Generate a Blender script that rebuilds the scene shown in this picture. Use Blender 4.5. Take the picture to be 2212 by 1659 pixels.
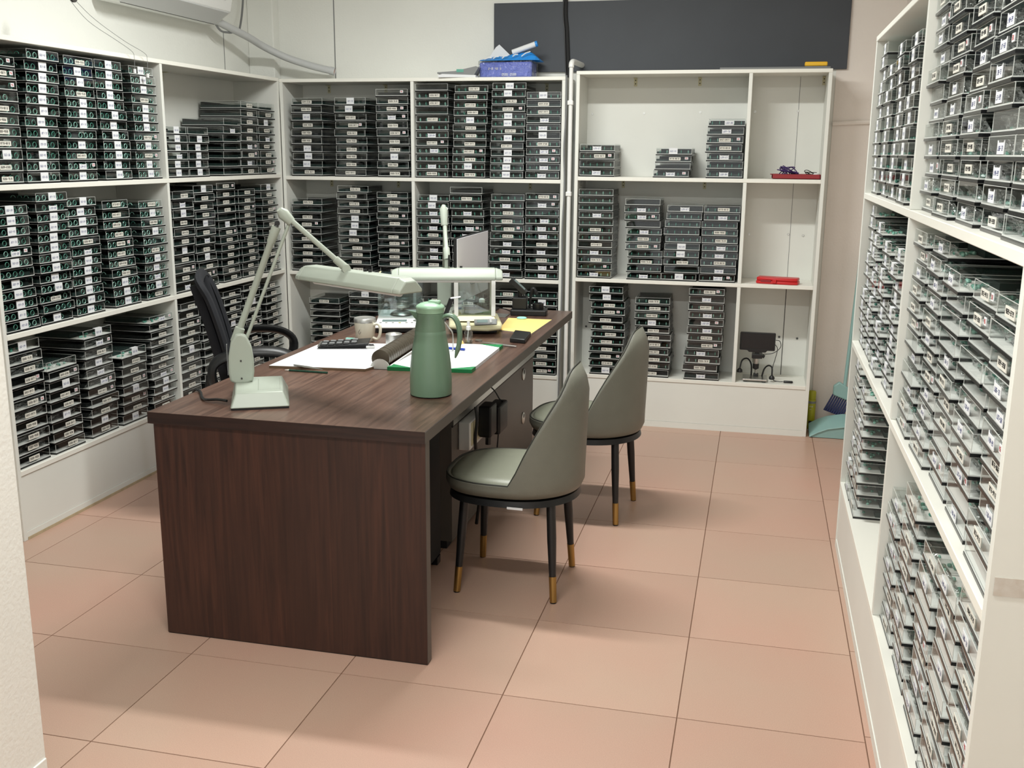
import bpy, bmesh, math, random
import numpy as np
from mathutils import Vector, Matrix, Euler
random.seed(7)
R_=random.Random(11)
D=bpy.data
for o in list(D.objects): D.objects.remove(o)
SC=bpy.context.scene
COL=SC.collection
PI=math.pi
# ------------------------------------------------------------------ camera
CAM=(0.63964,-2.60215,1.53119)
MR=((0.9723632217780188,0.23333488800053132,0.0),(0.059245022214805945,-0.2132985295198997,-0.9751890917393485),(-0.22583133590411783,0.9487141652502233,-0.22122757598756426))
MR=((0.9723632217780188,0.23333488800053132,0.008037099927887698),)+MR[1:]
FPX=2201.904
cd=D.cameras.new('camera'); co=D.objects.new('camera',cd); COL.objects.link(co)
rx,dn,fw=[Vector(v).normalized() for v in MR]
co.matrix_world=Matrix((( rx.x,-dn.x,-fw.x,CAM[0]),(rx.y,-dn.y,-fw.y,CAM[1]),(rx.z,-dn.z,-fw.z,CAM[2]),(0,0,0,1)))
cd.sensor_width=36; cd.lens=FPX/2212*36; cd.clip_start=.05
SC.camera=co
# ------------------------------------------------------------------ world, lights, exposure
w=D.worlds.new('world'); SC.world=w; w.use_nodes=True
w.node_tree.nodes['Background'].inputs[0].default_value=(.97,1.0,.98,1); w.node_tree.nodes['Background'].inputs[1].default_value=1.1
SC.view_settings.view_transform='Standard'; SC.view_settings.look='None'; SC.view_settings.gamma=1; SC.view_settings.use_curve_mapping=False
SC.view_settings.exposure=0.2
def area(name,loc,sx,sy,pw,col=(.985,1,.97)):
    l=D.lights.new(name,'AREA'); l.shape='RECTANGLE'; l.size=sx; l.size_y=sy; l.energy=pw; l.color=col
    o=D.objects.new(name,l); COL.objects.link(o); o.location=loc; return o
LIGHTS=[((-.55,1.35,2.72),1.2,.12,66),((-.1,-1.3,2.72),1.2,.12,50)]
# ------------------------------------------------------------------ materials
def S(r,g,b): # srgb 0-255 -> linear
    f=lambda c:(c/255/12.92 if c<=10.3 else ((c/255+.055)/1.055)**2.4)
    return (f(r),f(g),f(b),1)
def mat(name,col,rough=.5,metal=0,spec=.5,noise=0,nscale=8,bump=0,bscale=40,trans=0,coat=0,ncol=None,alpha=1):
    m=D.materials.new(name); m.use_nodes=True; nt=m.node_tree; b=nt.nodes['Principled BSDF']
    b.inputs['Base Color'].default_value=col; b.inputs['Roughness'].default_value=rough; b.inputs['Metallic'].default_value=metal
    b.inputs['Specular IOR Level'].default_value=spec; b.inputs['Coat Weight'].default_value=coat
    if noise or ncol or bump:
        tc=nt.nodes.new('ShaderNodeNewGeometry')
    if noise or ncol:
        n=nt.nodes.new('ShaderNodeTexNoise'); n.inputs['Scale'].default_value=nscale; n.inputs['Detail'].default_value=5
        nt.links.new(tc.outputs['Position'],n.inputs['Vector'])
        mx=nt.nodes.new('ShaderNodeMix'); mx.data_type='RGBA'
        rp=nt.nodes.new('ShaderNodeMapRange'); rp.inputs[1].default_value=.3; rp.inputs[2].default_value=.7
        nt.links.new(n.outputs[0],rp.inputs[0]); nt.links.new(rp.outputs[0],mx.inputs[0])
        c2=ncol or tuple(c*(1-noise) for c in col[:3])+(1,)
        mx.inputs[6].default_value=col; mx.inputs[7].default_value=c2; nt.links.new(mx.outputs[2],b.inputs['Base Color'])
    if bump:
        n=nt.nodes.new('ShaderNodeTexNoise'); n.inputs['Scale'].default_value=bscale; nt.links.new(tc.outputs['Position'],n.inputs['Vector'])
        bp=nt.nodes.new('ShaderNodeBump'); bp.inputs['Strength'].default_value=bump; bp.inputs['Distance'].default_value=.01
        nt.links.new(n.outputs[0],bp.inputs['Height']); nt.links.new(bp.outputs[0],b.inputs['Normal'])
    return m
def clear(name,tint,gl=.06,edge=.5,rough=.04,power=3.0,gcol=(1,1,1,1),bump=0,bscale=60):
    m=D.materials.new(name); m.use_nodes=True; nt=m.node_tree; nt.nodes.clear()
    o=nt.nodes.new('ShaderNodeOutputMaterial'); mix=nt.nodes.new('ShaderNodeMixShader'); t=nt.nodes.new('ShaderNodeBsdfTransparent'); g=nt.nodes.new('ShaderNodeBsdfGlossy')
    t.inputs[0].default_value=tint; g.inputs[0].default_value=gcol; g.inputs['Roughness'].default_value=rough
    lw=nt.nodes.new('ShaderNodeLayerWeight'); lw.inputs[0].default_value=.5
    p=nt.nodes.new('ShaderNodeMath'); p.operation='POWER'; p.inputs[1].default_value=power
    q=nt.nodes.new('ShaderNodeMath'); q.operation='MULTIPLY_ADD'; q.inputs[1].default_value=edge; q.inputs[2].default_value=gl
    nt.links.new(lw.outputs['Facing'],p.inputs[0]); nt.links.new(p.outputs[0],q.inputs[0]); nt.links.new(q.outputs[0],mix.inputs[0])
    nt.links.new(t.outputs[0],mix.inputs[1]); nt.links.new(g.outputs[0],mix.inputs[2]); nt.links.new(mix.outputs[0],o.inputs[0])
    if bump:
        tc=nt.nodes.new('ShaderNodeNewGeometry'); n=nt.nodes.new('ShaderNodeTexNoise'); n.inputs['Scale'].default_value=bscale; n.inputs['Distortion'].default_value=1.5
        nt.links.new(tc.outputs['Position'],n.inputs['Vector']); bp=nt.nodes.new('ShaderNodeBump'); bp.inputs['Strength'].default_value=bump; bp.inputs['Distance'].default_value=.02
        nt.links.new(n.outputs[0],bp.inputs['Height']); nt.links.new(bp.outputs[0],g.inputs['Normal']); nt.links.new(bp.outputs[0],lw.inputs['Normal'])
    return m
def wood(name,across,along,c1,c2,c3,plank=.145,rough=.32):
    m=D.materials.new(name); m.use_nodes=True; nt=m.node_tree; L=nt.links.new; b=nt.nodes['Principled BSDF']
    g=nt.nodes.new('ShaderNodeNewGeometry'); sp=nt.nodes.new('ShaderNodeSeparateXYZ'); L(g.outputs['Position'],sp.inputs[0])
    dv=nt.nodes.new('ShaderNodeMath'); dv.operation='DIVIDE'; dv.inputs[1].default_value=plank; L(sp.outputs[across],dv.inputs[0])
    fl=nt.nodes.new('ShaderNodeMath'); fl.operation='FLOOR'; L(dv.outputs[0],fl.inputs[0])
    wn=nt.nodes.new('ShaderNodeTexWhiteNoise'); wn.noise_dimensions='1D'; L(fl.outputs[0],wn.inputs['W'])
    # stretched grain
    sc=[70,70,70]; sc[along]=3.2
    vm=nt.nodes.new('ShaderNodeVectorMath'); vm.operation='MULTIPLY'; vm.inputs[1].default_value=sc; L(g.outputs['Position'],vm.inputs[0])
    va=nt.nodes.new('ShaderNodeVectorMath'); va.operation='ADD'; L(vm.outputs[0],va.inputs[0])
    w2=nt.nodes.new('ShaderNodeVectorMath'); w2.operation='SCALE'; w2.inputs['Scale'].default_value=40; L(wn.outputs['Color'],w2.inputs[0]); L(w2.outputs[0],va.inputs[1])
    n=nt.nodes.new('ShaderNodeTexNoise'); n.inputs['Scale'].default_value=1; n.inputs['Detail'].default_value=7; n.inputs['Distortion'].default_value=.6; L(va.outputs[0],n.inputs['Vector'])
    sc2=[7,7,7]; sc2[along]=1.1
    vb=nt.nodes.new('ShaderNodeVectorMath'); vb.operation='MULTIPLY'; vb.inputs[1].default_value=sc2; L(g.outputs['Position'],vb.inputs[0])
    vc=nt.nodes.new('ShaderNodeVectorMath'); vc.operation='ADD'; L(vb.outputs[0],vc.inputs[0]); L(w2.outputs[0],vc.inputs[1])
    n2=nt.nodes.new('ShaderNodeTexNoise'); n2.inputs['Scale'].default_value=1; n2.inputs['Detail'].default_value=3; L(vc.outputs[0],n2.inputs['Vector'])
    cr=nt.nodes.new('ShaderNodeValToRGB'); cr.color_ramp.elements[0].position=.33; cr.color_ramp.elements[0].color=c1; cr.color_ramp.elements[1].position=.68; cr.color_ramp.elements[1].color=c2; L(n.outputs[0],cr.inputs[0])
    mx=nt.nodes.new('ShaderNodeMix'); mx.data_type='RGBA'; mx.inputs[7].default_value=c3
    mr=nt.nodes.new('ShaderNodeMapRange'); mr.inputs[1].default_value=.4; mr.inputs[2].default_value=.75; mr.inputs[4].default_value=.75; L(n2.outputs[0],mr.inputs[0]); L(mr.outputs[0],mx.inputs[0]); L(cr.outputs[0],mx.inputs[6])
    hs=nt.nodes.new('ShaderNodeHueSaturation'); m2=nt.nodes.new('ShaderNodeMapRange'); m2.inputs[3].default_value=.8; m2.inputs[4].default_value=1.22; L(wn.outputs['Value'],m2.inputs[0]); L(m2.outputs[0],hs.inputs['Value']); L(mx.outputs[2],hs.inputs['Color'])
    L(hs.outputs[0],b.inputs['Base Color']); b.inputs['Roughness'].default_value=rough
    return m
M={}
M['white']=mat('white_melamine',S(226,227,220),.45,noise=.05,nscale=3)
M['white_in']=M['white']
M['wall']=mat('white_wall_paint',S(233,234,228),.8,noise=.06,nscale=1.5,bump=.12,bscale=90)
M['wallb']=mat('beige_wall_paint',S(234,226,218),.8,noise=.07,nscale=2.5,bump=.12,bscale=90)
M['edge']=mat('edge_band',S(232,231,222),.4)
M['beige']=mat('beige_strip',S(190,172,140),.6,noise=.2,nscale=30)
M['joint']=mat('tile_joint',S(110,80,62),.9)
M['gap']=mat('dark_gap',S(60,58,55),.9)
def tile_mat():
    m=mat('terracotta_tile',S(181,154,136),.36,ncol=S(186,148,131),nscale=1.4)
    nt=m.node_tree; b=nt.nodes['Principled BSDF']
    oi=nt.nodes.new('ShaderNodeObjectInfo'); hs=nt.nodes.new('ShaderNodeHueSaturation'); mr=nt.nodes.new('ShaderNodeMapRange'); mr.inputs[3].default_value=.95; mr.inputs[4].default_value=1.04
    nt.links.new(oi.outputs['Random'],mr.inputs[0]); nt.links.new(mr.outputs[0],hs.inputs['Value'])
    src=b.inputs['Base Color'].links[0].from_socket
    g=nt.nodes.new('ShaderNodeNewGeometry'); n=nt.nodes.new('ShaderNodeTexNoise'); n.inputs['Scale'].default_value=420; n.inputs['Detail'].default_value=2; nt.links.new(g.outputs['Position'],n.inputs['Vector'])
    mx=nt.nodes.new('ShaderNodeMix'); mx.data_type='RGBA'; mx.blend_type='OVERLAY'; mx.inputs[0].default_value=.22
    nt.links.new(src,mx.inputs[6]); nt.links.new(n.outputs[0],mx.inputs[7]); nt.links.new(mx.outputs[2],hs.inputs['Color']); nt.links.new(hs.outputs[0],b.inputs['Base Color'])
    return m
M['tile']=tile_mat()
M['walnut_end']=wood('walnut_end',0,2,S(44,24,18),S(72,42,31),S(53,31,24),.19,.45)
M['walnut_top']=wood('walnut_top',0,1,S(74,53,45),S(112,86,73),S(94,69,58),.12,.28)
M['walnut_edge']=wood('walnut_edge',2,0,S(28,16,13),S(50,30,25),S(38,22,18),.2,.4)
M['cab']=mat('cabinet_grey_brown',S(92,86,80),.5,noise=.1,nscale=6)
M['black']=mat('black_plastic',S(20,21,22),.4)
M['blackm']=mat('black_matte',S(14,14,15),.75)
M['navy']=mat('black_fabric',S(20,22,28),.85)
M['leather']=mat('olive_grey_leather',S(136,138,122),.42,noise=.06,nscale=20,bump=.08,bscale=300)
M['leather_back']=mat('olive_grey_leather_back',S(112,112,101),.45,noise=.06,nscale=20,bump=.08,bscale=300)
M['pipe_d']=mat('dark_piping',S(46,46,40),.6)
M['brass']=mat('brass',S(172,140,84),.38,1)
M['steel']=mat('brushed_steel',S(190,190,186),.28,1)
M['alu']=mat('aluminium',S(200,200,196),.35,1)
M['mint']=mat('mint_enamel',S(164,172,160),.42,noise=.03,nscale=15)
M['flask']=mat('sage_green_plastic',S(104,130,108),.32)
M['flask_l']=mat('sage_green_lid',S(150,186,158),.32)
M['paper']=mat('white_paper',S(222,224,226),.7,noise=.02,nscale=6)
M['cream']=mat('cream_paper',S(216,214,204),.7)
M['ink']=mat('black_ink',S(30,28,28),.8)
M['inkb']=mat('blue_ink',S(70,78,130),.8)
M['red']=mat('red_ink',S(190,50,50),.7)
M['redp']=mat('red_plastic',S(196,32,36),.4)
M['redd']=mat('dark_red_plastic',S(140,34,40),.45)
M['green']=mat('green_tape',S(10,120,66),.5)
M['envelope']=mat('yellow_paper',S(236,206,128),.7)
M['mug']=mat('cream_enamel',S(226,222,204),.35)
M['lcd']=mat('lcd_screen',S(110,128,126),.25)
M['beigep']=mat('aged_beige_plastic',S(205,200,165),.45)
M['whitep']=mat('white_plastic',S(228,229,226),.4)
M['greyp']=mat('grey_plastic',S(120,122,122),.5)
M['monback']=mat('pale_grey_panel',S(216,216,223),.5)
M['blue']=mat('blue_wrapper',S(34,134,214),.35)
M['blue2']=mat('periwinkle_box',S(110,122,205),.3)
M['bluepen']=mat('blue_pen',S(30,60,160),.4)
M['cyan']=mat('mint_eraser',S(150,222,204),.6)
M['yellow']=mat('yellow_plastic',S(238,186,40),.45)
M['lime']=mat('lime_can',S(160,160,30),.35)
M['teal']=mat('pale_teal_plastic',S(140,176,172),.45)
M['bristle']=mat('navy_bristles',S(36,44,84),.7)
M['purple']=mat('purple_cord',S(58,34,92),.7)
M['board']=mat('charcoal_board',S(62,66,72),.6,noise=.1,nscale=5)
M['jade']=mat('jade_green',S(84,152,134),.2,coat=.5)
M['jadel']=mat('jade_light',S(150,204,188),.25,coat=.5)
M['foam']=mat('dark_fill',S(26,32,32),.9,noise=.4,nscale=60)  # invented block inside the boxes, standing for shade and dark contents
M['fillg']=mat('deep_green_fill',S(18,46,42),.8,noise=.5,nscale=70)  # green-black version of the added block that darkens the boxes inside
M['liner']=mat('grey_liner',S(196,196,192),.8)
M['linerw']=mat('bright_liner',S(225,225,220),.8)
M['tray']=mat('black_acrylic',S(14,14,16),.25)
M['rim']=mat('acrylic_rim_highlight',S(205,208,204),.3)  # opaque pale grey: highlight on clear lid edges painted as colour
M['lid']=clear('clear_acrylic_lid',(.92,.935,.93,1),.05,.34,.03,3)
M['glass']=clear('clear_glass',(.86,.9,.89,1),.06,.5,.02,3)
M['glassg']=clear('grey_blue_glass',(.62,.70,.71,1),.10,.4,.05,3)
M['steel_l']=mat('satin_steel',S(196,196,192),.35,.75)
M['film']=clear('clear_plastic_film',(.90,.92,.91,1),.05,.6,.16,1.6,bump=.9,bscale=38)
M['copper']=mat('copper',S(214,150,120),.4,.8)
M['cable_g']=mat('grey_cable',S(120,122,122),.6)
M['duct']=mat('grey_duct_wrap',S(188,190,190),.55,bump=.2,bscale=30)
M['flap']=mat('grey_flap',S(196,198,198),.4)
M['meshfab']=clear('black_mesh_fabric',(.10,.10,.12,1),.04,.05,.6,2,gcol=(.1,.1,.12,1))
M['wood_brown']=mat('brown_board_edge',S(110,88,66),.6)
M['pencil']=mat('dark_green_paint',S(30,66,52),.35)
M['stain']=mat('glue_mark',S(190,180,168),.8,ncol=S(205,200,192),nscale=60)
M['clearp']=clear('clear_bottle',(.88,.9,.88,1),.08,.5,.08,2)
M['sieve']=mat('dark_bronze_sieve',S(92,84,72),.4,.6)
# ------------------------------------------------------------------ mesh builder
class MB:
    def __init__(s): s.v=[];s.f=[];s.m=[];s.mt=[]
    def mi(s,m):
        if m not in s.mt: s.mt.append(m)
        return s.mt.index(m)
    def add(s,vs,fs,m):
        k=len(s.v); s.v+=[tuple(p) for p in vs]; i=s.mi(m)
        for f in fs: s.f.append(tuple(k+a for a in f)); s.m.append(i)
        return s
    def box(s,x0,y0,z0,x1,y1,z1,m,skip=''):
        x0,x1=min(x0,x1),max(x0,x1);y0,y1=min(y0,y1),max(y0,y1);z0,z1=min(z0,z1),max(z0,z1)
        v=[(x0,y0,z0),(x1,y0,z0),(x1,y1,z0),(x0,y1,z0),(x0,y0,z1),(x1,y0,z1),(x1,y1,z1),(x0,y1,z1)]
        F={'b':(0,3,2,1),'t':(4,5,6,7),'f':(0,1,5,4),'r':(1,2,6,5),'k':(2,3,7,6),'l':(3,0,4,7)}
        return s.add(v,[F[k] for k in F if k not in skip],m)
    def tube(s,pts,r,m,n=10,caps=True,closed=False,flat=None):
        pts=[Vector(p) for p in pts]; rs=r if isinstance(r,(list,tuple)) else [r]*len(pts)
        rings=[];N=len(pts); up=None
        for i,p in enumerate(pts):
            a=pts[(i-1)%N] if (i>0 or closed) else p; b=pts[(i+1)%N] if (i<N-1 or closed) else p
            t=(b-a).normalized()
            if up is None: up=Vector((0,0,1)) if abs(t.z)<.9 else Vector((0,1,0))
            x=t.cross(up)
            if x.length<1e-4: x=t.cross(Vector((1,0,0)))
            x.normalize(); u=x.cross(t).normalized(); up=u
            ring=[]
            for k in range(n):
                c,sn=math.cos(2*PI*k/n),math.sin(2*PI*k/n)
                fx,fy=(flat if flat else (1,1))
                ring.append(p+x*c*rs[i]*fx+u*sn*rs[i]*fy)
            rings.append(ring)
        v=[q for g in rings for q in g]; f=[]
        for i in range(N if closed else N-1):
            j=(i+1)%N
            for k in range(n): f.append((i*n+k,i*n+(k+1)%n,j*n+(k+1)%n,j*n+k))
        if caps and not closed: f.append(tuple(range(n-1,-1,-1))); f.append(tuple((N-1)*n+k for k in range(n)))
        return s.add(v,f,m)
    def lathe(s,prof,m,c=(0,0,0),n=28,cap0=True,cap1=True,axis=2):
        v=[];f=[]
        for (r,z) in prof:
            for k in range(n):
                a=2*PI*k/n; p=(r*math.cos(a),r*math.sin(a),z)
                if axis==0: p=(p[2],p[0],p[1])
                if axis==1: p=(p[0],p[2],p[1])
                v.append((p[0]+c[0],p[1]+c[1],p[2]+c[2]))
        for i in range(len(prof)-1):
            for k in range(n): f.append((i*n+k,i*n+(k+1)%n,(i+1)*n+(k+1)%n,(i+1)*n+k))
        if cap0 and prof[0][0]>1e-5: f.append(tuple(range(n-1,-1,-1)))
        if cap1 and prof[-1][0]>1e-5: f.append(tuple((len(prof)-1)*n+k for k in range(n)))
        return s.add(v,f,m)
    def prism(s,poly,a,b,m,axis=1): # poly in the plane orthogonal to axis
        def P(q,t): return {0:(t,q[0],q[1]),1:(q[0],t,q[1]),2:(q[0],q[1],t)}[axis]
        n=len(poly); v=[P(q,a) for q in poly]+[P(q,b) for q in poly]
        f=[tuple(range(n-1,-1,-1)),tuple(range(n,2*n))]+[(i,(i+1)%n,n+(i+1)%n,n+i) for i in range(n)]
        return s.add(v,f,m)
    def hexa(s,b4,t4,m): # bottom and top quads
        return s.add(list(b4)+list(t4),[(0,3,2,1),(4,5,6,7),(0,1,5,4),(1,2,6,5),(2,3,7,6),(3,0,4,7)],m)
    def mesh(s,name):
        me=D.meshes.new(name); me.from_pydata([tuple(p) for p in s.v],[],s.f)
        for m in s.mt: me.materials.append(M[m])
        me.polygons.foreach_set('material_index',s.m); 
        bm=bmesh.new(); bm.from_mesh(me); bmesh.ops.recalc_face_normals(bm,faces=bm.faces); bm.to_mesh(me); bm.free()
        me.update(); return me
    def build(s,name,parent=None,smooth=False,bevel=0,seg=2,auto=40,subd=0,loc=None,rot=None,solid=0):
        o=D.objects.new(name,s.mesh(name)); COL.objects.link(o)
        if parent: o.parent=parent
        if loc: o.location=loc
        if rot: o.rotation_euler=rot
        if smooth:
            me=o.data; me.polygons.foreach_set('use_smooth',[True]*len(me.polygons))
            me.set_sharp_from_angle(angle=math.radians(auto))
        if solid:
            md=o.modifiers.new('s','SOLIDIFY'); md.thickness=solid; md.offset=-1
        if bevel:
            md=o.modifiers.new('b','BEVEL'); md.width=bevel; md.segments=seg; md.limit_method='ANGLE'; md.angle_limit=math.radians(35)
        if subd:
            md=o.modifiers.new('d','SUBSURF'); md.levels=subd; md.render_levels=subd
        return o
def tag(o,label,cat,group=None,kind=None):
    if label: o['label']=label
    if cat: o['category']=cat
    if group: o['group']=group
    if kind: o['kind']=kind
    return o
def thing(name,label,cat,loc=(0,0,0),rz=0,group=None):
    o=D.objects.new(name,None); COL.objects.link(o); o.location=loc; o.rotation_euler=(0,0,rz); o.empty_display_size=.02
    return tag(o,label,cat,group)
def struct(o): o['kind']='structure'; return o
# ------------------------------------------------------------------ room
YB,XL,XR=3.105,-2.135,1.015
WY,WXL,WXR=3.40,-2.43,1.33
H=2.9
struct(MB().box(WXL-.1,WY,0,WXR+.1,WY+.1,H,'wall').build('wall_back'))
# beige lower-right piece of the back wall (painted area right of the cabinet)
struct(MB().box(1.0,WY-.004,0,WXR,WY-.0005,H,'wallb').build('wall_back_right'))
struct(MB().box(WXL-.1,-5,0,WXL,WY,H,'wall').build('wall_left'))
struct(MB().box(WXR,-5,0,WXR+.1,WY,H,'wallb').build('wall_right'))
struct(MB().box(WXL-.1,-5,H,WXR+.1,WY+.1,H+.1,'wall').build('ceiling'))
wn=struct(MB().box(-1.10,-5,0,-.89,-.80,H,'wall').build('wall_near',bevel=.004))
struct(MB().box(-.8905,-5,0,-.886,-.803,.16,'wall').build('baseboard_near',bevel=.002))
struct(MB().box(WXL,3.32,0,-2.262,WY,H,'wall').build('trim_1',bevel=.006))
fl=struct(MB().box(WXL-.1,-5,-.06,WXR+.1,WY+.1,-.0015,'joint').build('floor'))
tm={}
def tile(x0,y0,x1,y1):
    k=(round(x1-x0,4),round(y1-y0,4)); g=.0011
    if k not in tm:
        a,b=k
        bb=MB().hexa([(g,g,-.004),(a-g,g,-.004),(a-g,b-g,-.004),(g,b-g,-.004)],[(g+.0006,g+.0006,0),(a-g-.0006,g+.0006,0),(a-g-.0006,b-g-.0006,0),(g+.0006,b-g-.0006,0)],'tile'); tm[k]=bb.mesh('tile')
    o=D.objects.new('tile',tm[k]); COL.objects.link(o); o.parent=fl; o.location=(x0,y0,0)
for i in range(-5,2):
    for j in range(-8,7):
        x0,y0=i*.5,j*.5; y1=min(y0+.5,3.4)
        tile(x0,y0,x0+.5,y1)
for j in range(-8,7): tile(1.0,j*.5+.03,WXR,min(j*.5+.53,3.4))
# ceiling lamps
for loc,sx,sy,pw in LIGHTS:
    t=thing('ceiling_light','long white batten lamp on the ceiling '+('above the desk' if loc[1]>0 else 'near the doorway'),'lamp',(loc[0],loc[1],H))
    MB().box(-sx/2-.02,-.05,-.07,sx/2+.02,.05,0,'whitep').build('housing',t,bevel=.006)
    a=area('lamp',(loc[0],loc[1],H-.075),sx,sy,pw)
# ------------------------------------------------------------------ shelving
def frame(wall,a):
    """local X runs along the wall left to right, local Y goes into the wall"""
    if wall=='B': return (a,YB,0),0
    if wall=='L': return (XL,a,0),PI/2
    return (XR,a,0),-PI/2
DEP=.288
def shelving(wall,a,length,divs,zs,ztop,label,holes=()):
    loc,rz=frame(wall,a); t=thing('shelving_unit',label,'shelving',loc,rz)
    T=.019
    MB().box(0,0,0,T,DEP,ztop-T,'white').build('side_panel',t,bevel=.0012,seg=1)
    MB().box(length-T,0,0,length,DEP,ztop-T,'white').build('side_panel',t,bevel=.0012,seg=1)
    MB().box(0,-.001,ztop-T,length,DEP,ztop,'edge').build('top_board',t,bevel=.0015,seg=1)
    MB().box(T,DEP-.006,.02,length-T,DEP-.001,ztop-T,'white').build('back_panel',t)
    for k,z in enumerate(zs):
        MB().box(T,-.0008,z-T-.002,length-T,DEP-.007,z,'edge').build('shelf',t,bevel=.0015,seg=1)
    for x in divs:
        for z0,z1 in zip(list(zs),[ztop-T]+[q-T-.002 for q in zs[:-1]]):
            MB().box(x-T/2,0,z0+.0003,x+T/2,DEP-.0075,z1-.0003,'white').build('divider',t,bevel=.001,seg=1)
    MB().box(T,.004,.035,length-T,.02,zs[-1]-T-.003,'white').build('kick_board',t)
    MB().box(T,.001,.0,length-T,.021,.034,'white').build('plinth_strip',t)
    return t
ZS={'L':(1.397,.832,.287),'B1':(1.386,.822,.262),'B3':(1.405,.842,.288),'R':(1.397,.842,.275)}
uL=shelving('L',.672,2.432,[1.203],ZS['L'],1.945,'long white open shelving unit of stacked boxes along the left wall')
uB=shelving('B',-2.132,1.70,[.815],ZS['B1'],1.94,'white open shelving unit on the back wall behind the monitor')
uC=shelving('B',-.372,1.338,[.928],ZS['B3'],1.968,'white shelving unit on the back wall under the charcoal board, right part half empty')
uR=shelving('R',1.455,2.47,[1.237],ZS['R'],1.95,'white shelving unit full of clear boxes along the right wall')
MB().box(.022,.0,.0,1.45,-.002,.012,'beige').build('wood_strip',uL)
MB().box(2.4702,.008,.875,2.4712,.286,.905,'stain').build('glue_mark',uR)
# inner caps, brackets, back seams
def bracket(u,wall,x,z):
    b=MB().box(x-.009,DEP-.0085,z-.045,x+.009,DEP-.0062,z,'beigep'); b.box(x-.009,DEP-.04,z-.003,x+.009,DEP-.0085,z-.0005,'beigep')
    for dz in (.013,.032): b.lathe([(.0032,-.0004),(.0032,.0003)],'ink',(x,DEP-.0088,z-dz),8,axis=1)
    b.build('bracket',u)
for x in (-.082,.276,.94): bracket(uC,'B',x+.372,1.948)
for x in (-.134,.329): bracket(uC,'B',x+.372,1.384)
for x in (-1.941,-1.576,-.593,-1.12): bracket(uB,'B',x+2.132,1.92)
for x in (-1.942,-1.507,-.685): bracket(uB,'B',x+2.132,1.364)
bracket(uL,'L',1.66,1.925)
for x,z in ((-.324,1.752),(-.029,1.755),(.286,1.76),(.584,1.764),(.814,1.767),(.591,1.091),(.807,1.096),(.887,1.091),(-.331,.518),(.794,.509),(.894,.505)):
    b=MB().lathe([(.007,-.002),(.007,.0)],'greyp' if z<.6 else 'alu',(x+.372,DEP-.0065,z),12,axis=1); b.lathe([(.0035,-.003),(.0035,-.002)],'whitep' if z>.6 else 'gap',(x+.372,DEP-.0065,z),10,axis=1); b.build('screw_cap',uC)
MB().box(1.186,DEP-.0068,.288,1.190,DEP-.0061,.82,'gap').box(1.187,DEP-.0068,.842,1.1895,DEP-.0061,1.384,'cable_g').box(1.187,DEP-.0068,1.405,1.1895,DEP-.0061,1.948,'cable_g').build('panel_seam',uC)
# ------------------------------------------------------------------ boxes
SEG={'0':'abcdef','1':'bc','2':'abged','3':'abgcd','4':'fgbc','5':'afgcd','6':'afgedc','7':'abc','8':'abcdefg','9':'abcdfg','-':'g','F':'afge','E':'afged','H':'fegbc','A':'abcefg','L':'fed','X':'fgbce'}
def text(b,s,x,z,h,m,y=-.0003,slant=0,wd=.5,th=.13):
    w_=h*wd; t=h*th
    for ch in s:
        for k in SEG.get(ch,''):
            q={'a':(0,h-t,w_,h),'d':(0,0,w_,t),'g':(0,(h-t)/2,w_,(h+t)/2),'b':(w_-t,h/2,w_,h),'c':(w_-t,0,w_,h/2),'f':(0,h/2,t,h),'e':(0,0,t,h/2)}[k]
            sh=lambda zz: slant*zz
            b.add([(x+q[0]+sh(q[1]),y,z+q[1]),(x+q[2]+sh(q[1]),y,z+q[1]),(x+q[2]+sh(q[3]),y,z+q[3]),(x+q[0]+sh(q[3]),y,z+q[3])],[(0,1,2,3)],m)
        x+=w_*1.35
BW,BD,BH=.195,.25,.0425
def t_tray():
    return MB().box(0,0,0,BW,BD,.0062,'tray')
def t_lid():
    b=MB(); x0,x1,y0,y1,z0,z1=.002,BW-.002,.002,BD-.002,.0066,BH-.0002
    b.box(x0,y0,z0,x1,y1,z1,'lid',skip='b')
    e=.0008
    # rims and corners as pale bars, the light they catch put into their colour
    b.box(x0-.0008,y0-.0010,z0,x1+.0008,y0+.0004,z0+.0028,'rim').box(x0-.0008,y0,z0,x0+.0004,y1,z0+.0024,'rim').box(x1-.0004,y0,z0,x1+.0008,y1,z0+.0024,'rim')
    for x in (x0,x1-e): b.box(x-.0003,y0-.0003,z0+.0026,x+e+.0003,y0+e,z1,'rim')
    b.box(x0,y0-.0003,z1-e,x1,y0+e,z1+.0002,'rim')
    for x in (x0,x1-e): b.box(x,y0+e,z1-e,x+e,y1,z1+.0001,'rim')
    return b
def t_insert(kind,rnd):
    b=MB()
    if kind=='D': # dark blocks added to keep the box interior dark
        b.box(.004,.02,.0068,BW-.004,BD-.005,.0225,'fillg'); b.box(.004,.004,.0066,BW-.004,.02,.0085,'foam'); b.box(.004,BD-.02,.0225,BW-.004,BD-.005,.038,'foam')
    elif kind=='K':
        b.box(.004,.035,.0068,BW-.004,BD-.005,.026,'foam'); b.box(.004,.004,.0066,BW-.004,.035,.008,'liner')
    elif kind=='W': # bright liner and scattered green pieces
        b.box(.004,.004,.0066,BW-.004,BD-.005,.0082,'linerw'); b.box(.006,.075,.0082,BW-.006,BD-.005,.026,'fillg')
        for _ in range(9):
            x=.02+rnd.random()*.15;y=.02+rnd.random()*.05;r=.004+rnd.random()*.006
            b.lathe([(r*.5,0),(r,.003),(r*.8,.007),(0.0001,.009)],'jade' if rnd.random()<.7 else 'jadel',(x,y,.0082),6,cap1=False)
    return b
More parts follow.
